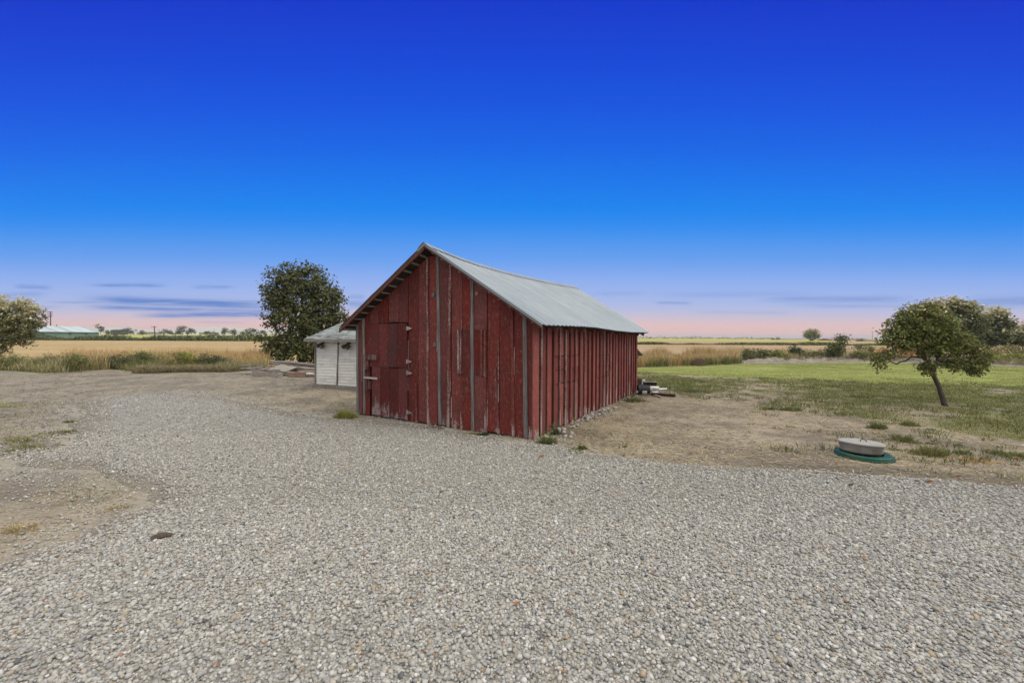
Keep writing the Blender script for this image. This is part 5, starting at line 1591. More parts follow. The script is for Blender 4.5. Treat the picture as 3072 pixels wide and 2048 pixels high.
# ------------------------------------------------------------------ things at the far corner of the barn
JG = 'odds and ends at the back corner of the barn'
def jp(px, py, z=0.0): return G(px, py, z)

# stack of weathered boards against the corner
o_ = jp(1912, 1163); rr = math.atan2(-bu[1], -bu[0])
crate = empty('crate', (o_[0], o_[1], 0), rr - .08); tag(crate, 'grey brown slatted crate standing against the back corner of the barn', 'crate')
for k_ in range(5):
    mb = MB(); mb.box((-.02, 0, .05 + k_ * .058), (.34, .02, .05)); mb.build('slat', M['brown_lumber'], crate)
mb = MB()
for sx_ in (-.17, .15): mb.box((sx_, .025, .15), (.03, .03, .3))
mb.box((-.01, .16, .15), (.32, .02, .3)); mb.box((-.01, .09, .02), (.32, .14, .02)); mb.build('frame', M['brown_lumber'], crate)
o_ = jp(1929, 1164)
ct = empty('carton', (o_[0], o_[1], 0), rr + .15); tag(ct, 'pale grey upright carton between the crate and the black grille', 'carton')
mb = MB(); mb.box((0, .05, .14), (.12, .14, .28)); mb.build('body', M['white_plastic'], ct, bevel=.006)
for i in range(2):
    mb = MB(); mb.box((-.012 + i * .05, -.026, .1 + i * .08), (.035, .006, .05)); mb.build('panel', M['concrete'], ct)
# black grille / bench frame
o_ = jp(1955, 1169)
gl = empty('grille', (o_[0], o_[1] + .15, 0), rr * .25); tag(gl, 'black slatted grille with a pale top edge behind the white pipes', 'grille')
mb = MB(); mb.box((0, 0, .235), (.42, .10, .018)); mb.build('top_rail', M['concrete'], gl)
mb = MB(); mb.box((0, 0.02, .18), (.42, .03, .095)); mb.box((0, 0, .06), (.36, .06, .12)); mb.build('body', M['black_plastic'], gl)
for i in range(7):
    mb = MB(); mb.tube([(-.18 + i * .06, -.03, .14), (-.18 + i * .06, -.03, .226)], .012, 8); mb.build('bar', M['black_plastic'] if i not in (1, 5) else M['rusty_iron'], gl, smooth=True)
# white pipes
def pipe(label, p0, p1, z0, z1, r, mt='white_plastic', grp=None):
    a = jp(*p0, z0); b_ = jp(*p1, z1)
    root = empty('pipe', (a + b_) / 2); tag(root, label, 'pipe', grp)
    c_ = (a + b_) / 2
    mb = MB(); mb.tube([a - c_, b_ - c_], r, 14); mb.build('tube', M[mt], root, smooth=True)
    d = (b_ - a) / np.linalg.norm(b_ - a); mb = MB(); mb.tube([b_ - c_ - d * .02, b_ - c_ + d * .004], r * 1.15, 14); mb.build('collar', M[mt], root, smooth=True)


PG = 'white plastic pipes behind the black bucket'
pipe('thick white pipe, uppermost behind the black bucket', (1932, 1162), (1976, 1163), .15, .15, .045, grp=PG)
pipe('white pipe lying under the thick one behind the black bucket', (1934, 1169), (1978, 1168), .06, .06, .04, grp=PG)
pipe('thin long white pipe reaching farthest from the barn', (1950, 1168), (1999, 1166), .10, .09, .026, grp=PG)
pipe('short grey white pipe on the ground behind the dark board', (1955, 1177), (1972, 1176), .03, .03, .028, grp=PG)
# black bucket lying on its side
o_ = jp(1936, 1186)
bk_ = empty('bucket', (o_[0], o_[1] + .16, 0), rr * .2); tag(bk_, 'black bucket with a white label lying on its side at the barn corner', 'bucket')
mb = MB(); L = .33
prof = [(-.17, .135), (-.165, .15), (-.1, .142), (.0, .136), (.12, .129), (.165, .126), (.17, .11)]
n = 28; vs, fs = [], []
for (x, r) in prof:
    for k_ in range(n):
        t = 2 * math.pi * k_ / n; vs.append((x, r * math.cos(t), .145 + r * math.sin(t)))
for i in range(len(prof) - 1):
    for k_ in range(n): fs.append((i * n + k_, i * n + (k_ + 1) % n, (i + 1) * n + (k_ + 1) % n, (i + 1) * n + k_))
fs.append(list(range(n))); fs.append(list(range((len(prof) - 1) * n, len(prof) * n))[::-1])
mb.add(vs, fs); mb.build('body', M['black_plastic'], bk_, smooth=False)
mb = MB(); mb.tube([(-.158, 0, .145), (-.14, 0, .145)], .156, 28); mb.build('rim', M['black_plastic'], bk_)
mb = MB(); vs, fs = [], []
for i, x in enumerate((-.06, .07)):
    for k_ in range(7):
        t = R_(180 + 4 + k_ * 9); r = .1415; vs.append((x, r * math.cos(t), .145 + r * math.sin(t)))
for k_ in range(6): fs.append((k_, k_ + 1, 7 + k_ + 1, 7 + k_))
mb.add(vs, fs); mb.build('sticker', M['white_plastic'], bk_)
mb = MB(); mb.tube([(-.15, .15 * math.cos(a), .145 + .155 * math.sin(a)) for a in np.linspace(.1, 3.0, 12)], .004, 6); mb.build('handle', M['rusty_iron'], bk_)


def ground_board(name, label, p0, p1, th, wd, mt, cat='board', z=0.0, grp=None):
    a, b_ = jp(*p0, z + th / 2), jp(*p1, z + th / 2); c_ = (a + b_) / 2
    mb = MB(); mb.beam(a - c_, b_ - c_, wd, th); o = mb.build(name, M[mt], None, bevel=.004); o.location = c_
    return tag(o, label, cat, grp)


ground_board('beam', 'dark weathered beam lying on the dirt beside the black bucket', (1954, 1181), (2026, 1186), .07, .12, 'dark_wood', 'beam')
ground_board('plank', 'pale plank end sticking out in front of the dark beam', (1950, 1180), (1984, 1191), .03, .06, 'pale_wood', 'plank', .0)
a, b_ = jp(1895, 1189, .02), jp(1912, 1175, .22); c_ = (a + b_) / 2
mb = MB(); mb.tube([a - c_, b_ - c_], .022, 10); o = mb.build('pole', M['pale_bark'], None, smooth=True); o.location = c_
tag(o, 'pale stick leaning from the dirt onto the slatted crate', 'stick')

# ------------------------------------------------------------------ concrete plug on a green riser ring
o_ = G(2591, 1366)
lidr = empty('riser_ring', (o_[0], o_[1], 0)); tag(lidr, 'round green plastic riser ring flush with the dirt under the concrete plug', 'riser ring')
mb = MB(); RR = .318
mb.lathe([(RR, -.08), (RR, .035), (RR - .008, .043), (RR - .02, .046), (RR - .06, .048), (RR - .07, .042), (RR - .1, .042), (RR - .11, .0)], 56); mb.build('ring', M['green_plastic'], lidr, smooth=False)
mb = MB(); mb.lathe([(RR + .014, -.05), (RR + .016, .008), (RR + .004, .014), (RR - .02, .012)], 56); mb.build('flange', M['green_plastic'], lidr)
for k_ in range(10):
    t = 2 * math.pi * k_ / 10 + .2
    mb = MB(); mb.tube([((RR - .038) * math.cos(t), (RR - .038) * math.sin(t), .046), ((RR - .038) * math.cos(t), (RR - .038) * math.sin(t), .054)], .009, 8); mb.build('bolt', M['rusty_iron'], lidr)
plug = empty('concrete_plug', (o_[0] - .02, o_[1] + .02, .052)); plug.rotation_euler = (R_(-1.5), R_(2.6), .3)
tag(plug, 'round concrete plug with a wire handle sitting on the green ring', 'concrete lid')
mb = MB(); n = 56; prof = [(.226, 0.004), (.236, .02), (.240, .06), (.250, .10), (.262, .118), (.266, .130), (.258, .140), (.13, .146), (.02, .148)]
vs, fs = [], []
for (r, z) in prof:
    for k_ in range(n):
        t = 2 * math.pi * k_ / n
        rr_ = r * (1 + .012 * math.sin(3 * t + 1) + .008 * math.sin(7 * t)); 
        vs.append((rr_ * math.cos(t), rr_ * math.sin(t), z + (.004 * math.sin(2 * t + .6) if z > .1 else 0)))
for i in range(len(prof) - 1):
    for k_ in range(n): fs.append((i * n + k_, i * n + (k_ + 1) % n, (i + 1) * n + (k_ + 1) % n, (i + 1) * n + k_))
fs.append(list(range(n))[::-1]); fs.append(list(range((len(prof) - 1) * n, len(prof) * n)))
mb.add(vs, fs); mb.m = [1 if f_ < n * 4 else 0 for f_ in range(len(fs))]; mb.build('body', [M['concrete'], M['concrete_stained_shaded']], plug, smooth=False)
mb = MB(); mb.tube([(-.05, -.02, .135), (-.05, -.02, .166), (-.035, -.022, .178), (.02, -.03, .175), (.045, -.035, .16), (.05, -.036, .135)], .006, 8); mb.build('handle', M['rusty_iron'], plug, smooth=True)

# ------------------------------------------------------------------ stones along the barn wall
SG = 'stones along the foot of the barn side wall'
def stone(label, px, py, w_px, h_px, shade=.5, ang=1.0):
    p = G(px, py + h_px * .35); Y = p[1]; r = w_px / 2 / FPX * Y; hz_ = h_px / FPX * Y
    v = ICO_V.copy()
    mid = {}
    vs = [tuple(x) for x in v]; fs = []
    def m_(a, b_):
        k = (min(a, b_), max(a, b_))
        if k not in mid:
            q = (np.array(vs[a]) + np.array(vs[b_])) / 2; vs.append(tuple(q / np.linalg.norm(q))); mid[k] = len(vs) - 1
        return mid[k]
    for a, b_, c_ in ICO_F:
        x, y, z = m_(a, b_), m_(b_, c_), m_(c_, a); fs += [(a, x, z), (b_, y, x), (c_, z, y), (x, y, z)]
    vv = np.array(vs); sd0 = RNG.random(3) * 20
    rr_ = 1 + ang * .45 * np.array([float(fbm(np.array([q[0] * 1.3 + sd0[0]]), np.array([q[1] * 1.3 + q[2] * 1.1 + sd0[1]]), 1.0, 3)[0]) for q in vv])
    vv = vv * rr_[:, None] * np.array([r, r * RNG.uniform(.65, 1.0), hz_ * .6])
    a = RNG.uniform(0, 3)
    vv = np.stack([vv[:, 0] * math.cos(a * .2) - vv[:, 1] * math.sin(a * .2), vv[:, 0] * math.sin(a * .2) + vv[:, 1] * math.cos(a * .2), vv[:, 2]], 1)
    mb = MB(); mb.add(vv, fs, (shade, 0, random.random())); o = mb.build('stone', M['stone'], None, smooth=False)
    o.location = (p[0], p[1], hz_ * .3)
    return tag(o, label, 'stone', SG)


def s4(x, y): return 1560 + x * .12755, 1180 + y * .12755
STONES = [('tallest pale pointed stone by the side wall, leaning on the rounder pair', 905, 860, 130, 130, .7), ('rounded white stone, upper of the pair beside the pointed stone', 1030, 840, 110, 80, .9),
          ('rounded greenish white stone, lower of the pair beside the pointed stone', 1030, 910, 115, 75, .85), ('sharp white stone chip standing right of the pair', 1215, 945, 90, 110, .9),
          ('flat white chip below the rounder pair', 1070, 1000, 90, 80, .95), ('flat pale stone below the standing chip', 1190, 1015, 90, 60, .8),
          ('grey stone half hidden in the corner weeds, longest of the clump', 600, 1010, 170, 90, .75), ('grey stone in the corner weeds, right of the longest', 780, 1030, 90, 60, .7), ('small stone in front of the corner weeds', 660, 1095, 80, 45, .6),
          ('flat stone at the foot of the grey corner post', 275, 1158, 80, 36, .7), ('round stone half sunk in gravel left of the grey corner post', 90, 1170, 110, 45, .7),
          ('brownish stone in the cobble heap, topmost at the wall', 1230, 640, 80, 45, .4), ('pinkish stone topping the cobble heap on the right', 1360, 640, 95, 45, .5), ('grey cobble in the middle of the heap', 1300, 680, 85, 50, .6),
          ('pale cobble at the left of the heap', 1220, 695, 80, 45, .75), ('flat pale cobble at the front of the heap', 1250, 775, 110, 50, .7), ('small cobble at the front left of the heap', 1180, 790, 80, 45, .6),
          ('small cobble at the right of the heap', 1440, 690, 80, 40, .7), ('rosy cobble at the front right of the heap', 1350, 740, 90, 45, .5),
          ('long grey stone past the cobble heap along the wall', 1590, 570, 120, 70, .4), ('bleached stone with a dark hollow past the cobble heap', 1680, 450, 70, 60, .8), ('dark stone under the bleached one', 1690, 510, 110, 80, .25),
          ('flat pale stone in the rubble strip nearest the bleached stone', 1850, 490, 90, 40, .7), ('flat pale stone in the middle of the rubble strip', 1960, 460, 100, 36, .75), ('white chip in the rubble strip under the flat stones', 2010, 505, 70, 32, .9),
          ('pointed pale chip by the second batten group', 1965, 380, 80, 50, .8), ('pinkish stone behind the pointed chip', 2060, 365, 90, 45, .55), ('broad grey stone at the far end of the rubble strip', 2230, 330, 120, 55, .5),
          ('flat pale stone lying farthest out from the wall in the rubble strip', 2240, 460, 110, 30, .8), ('small grey stone near the far end of the rubble strip', 2130, 410, 80, 36, .5), ('small white stone beyond the far end of the rubble strip', 2180, 490, 70, 22, .9)]
for lb_, x, y, w_, h_, sh_ in STONES:
    px, py = s4(x, y); stone(lb_, px, py, w_ * .12755, h_ * .12755, sh_)
# small rubble between them (countless)
t_ = RNG.uniform(.4, 6.3, 520); off = np.abs(RNG.normal(0, .13, 520)) + .03; t_ = np.where(fbm(t_, t_ * 0, 1.3, 3) < -.04, t_ * .3 + 2.0, t_)
pts = BN[None] + bv[None] * t_[:, None] + (-bu)[None] * off[:, None]
Cc = pal(520, [(.25, .23, .21), (.34, .32, .30), (.18, .16, .145), (.29, .25, .23)], .2)
V, F, CC = pebble_mesh(np.stack([pts[:, 0], pts[:, 1], np.full(520, 0.0)], 1), RNG.uniform(.010, .032, 520), Cc)
tag(raw_mesh('rubble', V, F, np.arange(len(F) // 3) * 3, np.full(len(F) // 3, 3), M['pebble'], None, CC, False), 'small stones and rubble strewn along the barn side wall', 'rubble', kind='stuff')

# ------------------------------------------------------------------ grass tufts one can point to
def tuft(label, px, py, w_px, h_px, cols, n=260, tips='drygreen', lean=.5, leafy=0):
    p = G(px, py); Y = p[1]; r = w_px / 2 / FPX * Y * .9; h = h_px / FPX * Y
    lf = Leafage()
    a = RNG.uniform(0, 6.283, n); q = RNG.random(n) ** .62 * r * (1 + .35 * np.sin(a * 3 + px) + .2 * np.sin(a * 5 + py))
    P = np.stack([np.cos(a) * q, np.sin(a) * q * .7, np.full(n, -.01)], 1)
    hh = h * RNG.uniform(.25, 1.15, n) * (1 - .6 * (q / r) ** 2) * np.clip(.75 + 1.6 * fbm(P[:, 0] + p[0], P[:, 1] + p[1], 7.0, 2), .25, 1.3)
    c0 = pal(n, GREENS[cols]); c1 = pal(n, GREENS[cols]); k = RNG.random(n) < .35; c1[k] = pal(int(k.sum()), GREENS[tips])
    lf.blades(P, hh, RNG.uniform(.006, .012, n), RNG.uniform(.1, lean * 1.6, n), c0 * .85, c1, az=a + RNG.normal(0, .6, n))
    if leafy:
        pp = np.stack([RNG.normal(0, r * .5, leafy), RNG.normal(0, r * .4, leafy), np.abs(RNG.normal(0, h * .45, leafy)) + .01], 1)
        lf.leaves(pp, RNG.uniform(.015, .04, leafy), pal(leafy, GREENS[cols]))
    o = lf.build('grass_tuft'); o.location = (p[0], p[1], 0.0)
    return tag(o, label, 'grass tuft', kind='stuff' if (cols in ('straw', 'orange') or any(q_ in label for q_ in ('sparse', 'fringe', 'flat green', 'mat '))) else None)


tuft('yellow green grass tuft at the left front corner of the barn', 1036, 1252, 76, 32, 'yellow', 700, 'straw', .6)
tuft('leafy weed clump at the near corner of the barn', 1640, 1328, 64, 46, 'weed', 380, 'drygreen', .5, 260)
tuft('dark weed clump against the side wall near the corner', 1664, 1300, 40, 30, 'dark', 240, 'weed', .5, 160)
tuft('low grass mat in front of the leafy corner weeds', 1690, 1347, 110, 18, 'drygreen', 420, 'weed', .9)
tuft('short green tuft alone right of the corner weeds', 1748, 1345, 36, 18, 'weed', 260, 'mid', .6)
tuft('flat green weeds at the gravel edge below the lone tuft', 1735, 1362, 60, 10, 'weed', 200, 'mid', .9, 60)
tuft('bright weed against the side wall above the rubble strip', 1790, 1228, 22, 30, 'mid', 160, 'weed', .4, 160)
tuft('tiny yellow weed at the batten above the cobble heap', 1722, 1262, 10, 14, 'yellow', 60, 'mid', .4, 30)
tuft('green grass clump at the back corner of the barn under the leaning stick', 1905, 1203, 80, 22, 'mid', 520, 'weed', .7, 120)
tuft('thin dark grass at the foot of the barn front beside the bare batten', 1450, 1302, 46, 16, 'dark', 220, 'weed', .6)
tuft('sparse grass at the foot of the barn front under the peak', 1310, 1284, 50, 14, 'dark', 160, 'weed', .7)
tuft('straw wisps at the foot of the barn front below the boarded window', 1420, 1299, 40, 14, 'straw', 120, 'tan', .8)
tuft('broad low weed patch alone on the bare dirt', 2310, 1226, 60, 18, 'weed', 420, 'drygreen', .7, 120)
tuft('low weed patch touching the broad one on the bare dirt', 2375, 1230, 70, 22, 'weed', 420, 'drygreen', .7, 120)
tuft('round green tuft on the dirt up the slope from the concrete plug', 2632, 1283, 70, 26, 'weed', 520, 'mid', .6)
tuft('green tuft on the dirt below the leaning tree trunk', 2730, 1275, 56, 22, 'weed', 420, 'drygreen', .6)
tuft('long green tuft between the concrete plug and the lawn edge', 2708, 1320, 76, 28, 'weed', 520, 'drygreen', .7)
tuft('ragged yellowish tuft directly right of the concrete plug', 2790, 1362, 110, 36, 'drygreen', 620, 'weed', .7)
tuft('pale green tuft right of the ragged one', 2890, 1358, 50, 32, 'weed', 360, 'straw', .6)
tuft('wide weed tuft at the right edge of the dirt', 3030, 1362, 130, 26, 'weed', 620, 'drygreen', .7)
tuft('small dry tuft behind the green ring', 2680, 1346, 40, 10, 'drygreen', 160, 'straw', .7)
tuft('dark green tuft on the pale dirt at the left edge', 180, 1297, 110, 16, 'weed', 420, 'dark', .9)
tuft('small dark green tuft on the gravel edge at the left', 212, 1265, 44, 14, 'weed', 240, 'drygreen', .8)
tuft('long flat straw patch at the left edge', 60, 1585, 130, 24, 'straw', 360, 'tan', 1.0)
tuft('thin straw wisps in the bare patch left of the gravel', 355, 1520, 70, 10, 'straw', 160, 'tan', 1.1)
tuft('dry grass fringe along the left edge beside the gravel', 70, 1320, 200, 22, 'drygreen', 700, 'straw', 1.0)
tuft('olive grass fringe at the left edge under the dark tuft', 60, 1345, 240, 14, 'drygreen', 600, 'weed', 1.0)
tuft('sparse dry grass at the left edge nearest the weeds', 30, 1218, 90, 10, 'yellow', 260, 'straw', .9)
tuft('brown dead grass lying right of the concrete plug', 2930, 1380, 150, 10, 'orange', 420, 'tan', 1.3)
tuft('yellow dry grass around the foot of the leaning tree', 2790, 1218, 110, 10, 'straw', 420, 'orange', .9)
# stuff grass on the far left patch and gravel fringe
fg = Leafage()
X = RNG.uniform(-14, -4, 60000); Y = RNG.uniform(3.0, 10, 60000)
k = (np.abs(X) < 1.45 * Y) & (poly_sd(X, Y, DRIVE) < .05) & (fbm(X, Y, .9, 4) > .1) & (RNG.random(60000) < .35)
P = np.stack([X[k], Y[k], np.full(k.sum(), -.01)], 1); n = len(P); c = pal(n, GREENS['straw'], .2); q = RNG.random(n) < .5; c[q] = pal(int(q.sum()), GREENS['drygreen'])
fg.blades(P, RNG.uniform(.02, .07, n), .006, RNG.uniform(.4, 1.3, n), c * .8, c)
X = RNG.uniform(0, 9, 60000); Y = RNG.uniform(4.2, 9, 60000)
k = (np.abs(X) < 1.4 * Y) & (poly_sd(X, Y, DRIVE) < .05) & (poly_sd(X, Y, DRIVE) > -1.4) & (fbm(X, Y, .8, 4) > .02) & (RNG.random(60000) < .22)
P = np.stack([X[k], Y[k], np.full(k.sum(), -.01)], 1); n = len(P); c = pal(n, GREENS['straw'], .2); q = RNG.random(n) < .5; c[q] = pal(int(q.sum()), GREENS['drygreen'])
fg.blades(P, RNG.uniform(.02, .06, n), .005, RNG.uniform(.3, 1.3, n), c * .8, c)
tag(fg.build('dry_grass'), 'sparse dry grass on the bare dirt beside the gravel', 'grass', kind='stuff')

# ------------------------------------------------------------------ fallen leaves, a slab of bark, sticks
def fallen_leaf(label, px, py, w_px):
    p = G(px, py); r = w_px / 2 / FPX * p[1]; mb = MB(); vs = []
    n = 10
    for k_ in range(n):
        t = 2 * math.pi * k_ / n; q = r * (1 if k_ % 2 == 0 else .68); vs.append((q * math.cos(t), q * .8 * math.sin(t), .012 + r * .35 * math.cos(t) ** 2 + random.uniform(0, .006)))
    vs.append((0, 0, .008)); mb.add(vs, [(k_, (k_ + 1) % n, n) for k_ in range(n)])
    o = mb.build('fallen_leaf', M['leaf_brown'], None); o.location = (p[0], p[1], .03); o.rotation_euler = (0, 0, random.uniform(0, 6))
    sm = o.modifiers.new('thickness', 'SOLIDIFY'); sm.thickness = .002
    return tag(o, label, 'leaf', 'brown leaves on the gravel')


for lb_, x, y, w_ in [('largest rusty brown leaf on the gravel below the green ring', 2786, 1455, 24), ('smaller rusty leaf on the gravel near the right dirt edge', 2872, 1438, 16), ('brown leaf on the gravel below the barn corner', 1624, 1375, 18),
                      ('brown leaf near the centre of the gravel below the barn', 1902, 1420, 10), ('rusty leaf in the dead grass right of the plug', 2850, 1381, 16), ('small rusty leaf on the dirt right of the plug', 3050, 1384, 18),
                      ('small dark leaf at the dirt edge below the green ring', 2510, 1400, 12), ('rusty leaf in the near gravel at the bottom', 1550, 1830, 22)]:
    fallen_leaf(lb_, x, y, w_)
def lump(name, label, cat, px, py, w_px, h_px, mt):
    p = G(px, py); k = p[1] / FPX; r = w_px / 2 * k; mb = MB()
    prof = [(-1, .15), (-.7, .7), (-.2, 1), (.3, .85), (.75, .5), (1, .1)]
    vs, fs = [], []
    for i, (x, q) in enumerate(prof):
        for a in range(8):
            t = a * math.pi / 4; vs.append((x * r, q * r * .36 * math.cos(t), .006 + q * h_px * k * .5 * max(math.sin(t), -.3) + random.uniform(-.002, .002)))
    for i in range(len(prof) - 1):
        for a in range(8): fs.append((i * 8 + a, i * 8 + (a + 1) % 8, (i + 1) * 8 + (a + 1) % 8, (i + 1) * 8 + a))
    fs += [list(range(8)), list(range(40, 48))[::-1]]
    mb.add(vs, fs); o = mb.build(name, M[mt], None); o.location = (p[0], p[1], .035); o.rotation_euler = (0, 0, .45)
    return tag(o, label, cat)


lump('bark_slab', 'dark flat slab of bark lying on the gravel at the left', 'bark', 486, 1622, 58, 22, 'rusty_iron')
lump('bark_chip', 'small black chip on the gravel below the green ring', 'bark', 2553, 1464, 26, 8, 'rusty_iron')
lump('bark_chip', 'dark lump in the near gravel left of centre', 'bark', 1155, 1822, 18, 10, 'rusty_iron')
SK = 'dry sticks on the dirt'
def stick(label, p0, p1, r=.008, z=.012):
    a, b_ = G(*p0), G(*p1); c_ = (a + b_) / 2; d = b_ - a; s_ = np.array([-d[1], d[0], 0]) * .06
    mb = MB(); mb.tube([a - c_, -d * .2 + s_, d * .15 + s_ * .5, b_ - c_], [r, r, r * .8, r * .5], 6); o = mb.build('stick', M['pale_bark'], None, smooth=True); o.location = c_ + np.array([0, 0, z])
    return tag(o, label, 'stick', SK)


stick('pale straight stick on the dirt right of the cobble heap', (1980, 1265), (2050, 1278))
stick('short stick on the dirt in front of the rubble strip', (1830, 1296), (1842, 1310))
stick('long pale stick at the right edge beside the weeds', (2990, 1328), (3080, 1340), .01)
stick('forked looking stick on the dirt left of the tufts', (2465, 1270), (2480, 1258))
stick('thin stick in the patchy grass below the lawn', (2382, 1176), (2396, 1188))
stick('thin pale stick on the dirt above the broad weed patch', (2120, 1203), (2128, 1213), .006)
stick('short pale stick among the cobbles', (1757, 1245), (1770, 1252), .012)
stick('dark low stick near the far end of the side wall', (1835, 1197), (1856, 1197), .01, .12)

# ------------------------------------------------------------------ dirt berm behind the lawn
bx = np.linspace(2105, 3200, 150)
by = np.interp(bx, [2105, 2180, 2350, 2641, 3072, 3200], [1096, 1094, 1090, 1084, 1098, 1102])
bh = np.interp(bx, [2105, 2180, 2240, 2303, 2340, 2400, 2480, 2560, 2640, 2750, 3000, 3100], [.02, .08, .25, .40, .32, .28, .26, .24, .26, .22, .26, .15])
V, q, rows = [], [], 14
for i in range(len(bx)):
    p = G(bx[i], by[i])
    for k_ in range(rows):
        s_ = k_ / (rows - 1); d = s_ * 2.4
        nz = float(fbm(np.array([p[0] * 1.0]), np.array([d * 1.5 + 3]), 1.6, 4)[0])
        V.append((p[0] + p[0] / p[1] * d, p[1] + d, .75 * bh[i] * math.sin(math.pi * s_) * (1 + 1.8 * nz) - .02 + .08 * nz * math.sin(math.pi * s_)))
for i in range(len(bx) - 1):
    for k_ in range(rows - 1):
        a = i * rows + k_; q.append((a, a + rows, a + rows + 1, a + 1))
q = np.array(q)
bo = raw_mesh('dirt_berm', V, q.ravel(), np.arange(len(q)) * 4, np.full(len(q), 4), M['berm'], None, None, True)
tag(bo, 'low grey berm of dirt and debris along the back of the lawn', 'berm', kind='structure')
dbz = MB()
for k_ in range(900):
    x = RNG.uniform(2350, 3120); i = int(np.interp(x, bx, np.arange(len(bx)))); p = G(bx[i], by[i]); d = RNG.uniform(.3, 2.0); z = bh[i] * math.sin(math.pi * d / 2.4)
    c_ = np.array([p[0] + RNG.uniform(-.2, .2), p[1] + d, z + .02]); a = RNG.uniform(0, 3.14); L = RNG.uniform(.06, .28)
    v_ = np.array([math.cos(a), math.sin(a) * .5, RNG.uniform(-.25, .35)]) * L
    dbz.tube([c_ - v_, c_ + v_], [RNG.uniform(.006, .022), .005], 5, (random.random(), 0, random.random()), mi=int(RNG.random() < .35))
tag(dbz.build('debris', [M['twig'], M['pale_bark']]), 'broken wood and twigs littering the berm', 'debris', kind='stuff')

# dead brown brush pile and bare white stems at the back of the lawn
p = G(2108, 1098); bp = empty('brush_pile', (p[0], p[1] + .5, 0)); tag(bp, 'round pile of dead brown brush in front of the tan grass', 'brush pile')
mb = MB()
for k_ in range(520):
    d = RNG.normal(size=3); d /= np.linalg.norm(d); d[2] = abs(d[2]); r = RNG.uniform(.2, 1) ** .5
    c_ = d * np.array([.46, .4, .40]) * r; c_[2] += .0; v_ = np.cross(d, RNG.normal(size=3)); v_ = v_ / np.linalg.norm(v_) * RNG.uniform(.08, .24); v_[2] *= .6
    if c_[2] - abs(v_[2]) < 0: c_[2] = abs(v_[2])
    mb.tube([c_ - v_, c_ + d * .02, c_ + v_], [.007, .008, .004], 4)
mb.build('twigs', M['twig'], bp)
def bare_stems(label, px, py, Y, stems):
    p = np.array([*PX(px, py, Y)[:2], 0]); root = empty('dead_shrub', p); tag(root, label, 'dead shrub', 'bare pale shrubs in the dry grass')
    for st in stems:
        mb = MB(); pts = []
        for (x, y) in st:
            q_ = PX(x, y, Y) - p; q_[1] += random.uniform(-.1, .1); pts.append(q_)
        mb.tube(pts, np.linspace(.024, .006, len(pts)), 6); mb.build('stem', M['pale_bark'], root, smooth=True)


bare_stems('bare white stems leaning beside the barn lean-to roof', 1932, 1098, 26, [[(1934, 1097), (1930, 1080), (1927, 1062), (1930, 1050)], [(1933, 1097), (1928, 1075), (1924, 1058)], [(1935, 1097), (1932, 1085), (1938, 1070), (1948, 1080)]])
bare_stems('bare white forked stem in the dark bush by the barn', 1951, 1098, 25.8, [[(1951, 1098), (1952, 1090), (1949, 1084)], [(1951, 1092), (1944, 1087), (1938, 1080), (1934, 1074)], [(1952, 1098), (1946, 1094)]])
bare_stems('bare pale stems arching over the brown brush pile', 2140, 1096, 26, [[(2146, 1094), (2140, 1084), (2132, 1074), (2124, 1070)], [(2142, 1094), (2138, 1080), (2140, 1066)], [(2138, 1095), (2136, 1078), (2130, 1062)]])
bare_stems('bare pale stems standing in the tall tan grass before the pointed bush', 2190, 1095, 26.5, [[(2186, 1095), (2188, 1075), (2184, 1058)], [(2192, 1095), (2196, 1072), (2200, 1056)], [(2172, 1095), (2170, 1076), (2174, 1060)], [(2200, 1095), (2206, 1078), (2210, 1060)]])

# ------------------------------------------------------------------ far buildings, poles and masts
gA, gB = PX(-40, 1003, 118), PX(297, 1003, 150)
gA[2] = gB[2] = 0.1; gd = gB - gA; gl_ = float(np.linalg.norm(gd)); gd /= gl_
fb = empty('long_barn', gA, math.atan2(gd[1], gd[0])); tag(fb, 'long green barn with a pale metal roof beyond the stubble field', 'barn')
gH = 2.75; gR = 4.6; gW = 11.0
mb = MB(); mb.prism([(0, 0, 0), (gl_, 0, 0), (gl_, 0, gH), (0, 0, gH)], (0, .2, 0)); mb.prism([(0, gW, 0), (0, gW, gH), (gl_, gW, gH), (gl_, gW, 0)], (0, -.2, 0))
for x, s_ in ((0, 1), (gl_, -1)):
    pts = [(x, .2, 0), (x, gW - .2, 0), (x, gW - .2, gH), (x, gW / 2, gR), (x, .2, gH)]
    mb.prism(pts[::-1] if s_ > 0 else pts, (.2 * s_, 0, 0))
mb.build('wall', M['green_siding'], fb)
mb = MB(); n_ = 30
for i in range(n_):
    xa, xb_ = -.5 + i * (gl_ + 1.0) / n_, -.5 + (i + 1) * (gl_ + 1.0) / n_ - .02
    for s_ in (1, -1):
        y0_, y1_ = (-.6, gW / 2) if s_ > 0 else (gW + .6, gW / 2)
        z0_ = gH - .6 * (gR - gH) / (gW / 2) + .1
        pts = [(xa, y0_, z0_), (xb_, y0_, z0_), (xb_, y1_, gR + .1), (xa, y1_, gR + .1)]
        mb.prism(pts if s_ > 0 else pts[::-1], (0, 0, -.08))
tag(mb.build('roof', M['far_metal'], fb), 'pale blue grey metal roof')
for px in (128, 210, 259):
    d = ray(px, 1000.5); t = ((gA - _C) @ np.array([-gd[1], gd[0], 0])) / (d @ np.array([-gd[1], gd[0], 0])); p = _C + d * t - gA; x = p @ gd
    mb = MB(); mb.box((x, -.03, 1.9), (.75, .08, .42)); mb.build('window', M['far_dark'], fb)
mb = MB(); mb.tube([(gl_ * .72, gW / 2, gR), (gl_ * .72, gW / 2, gR + .55)], .12, 8); mb.build('vent', M['far_dark'], fb)


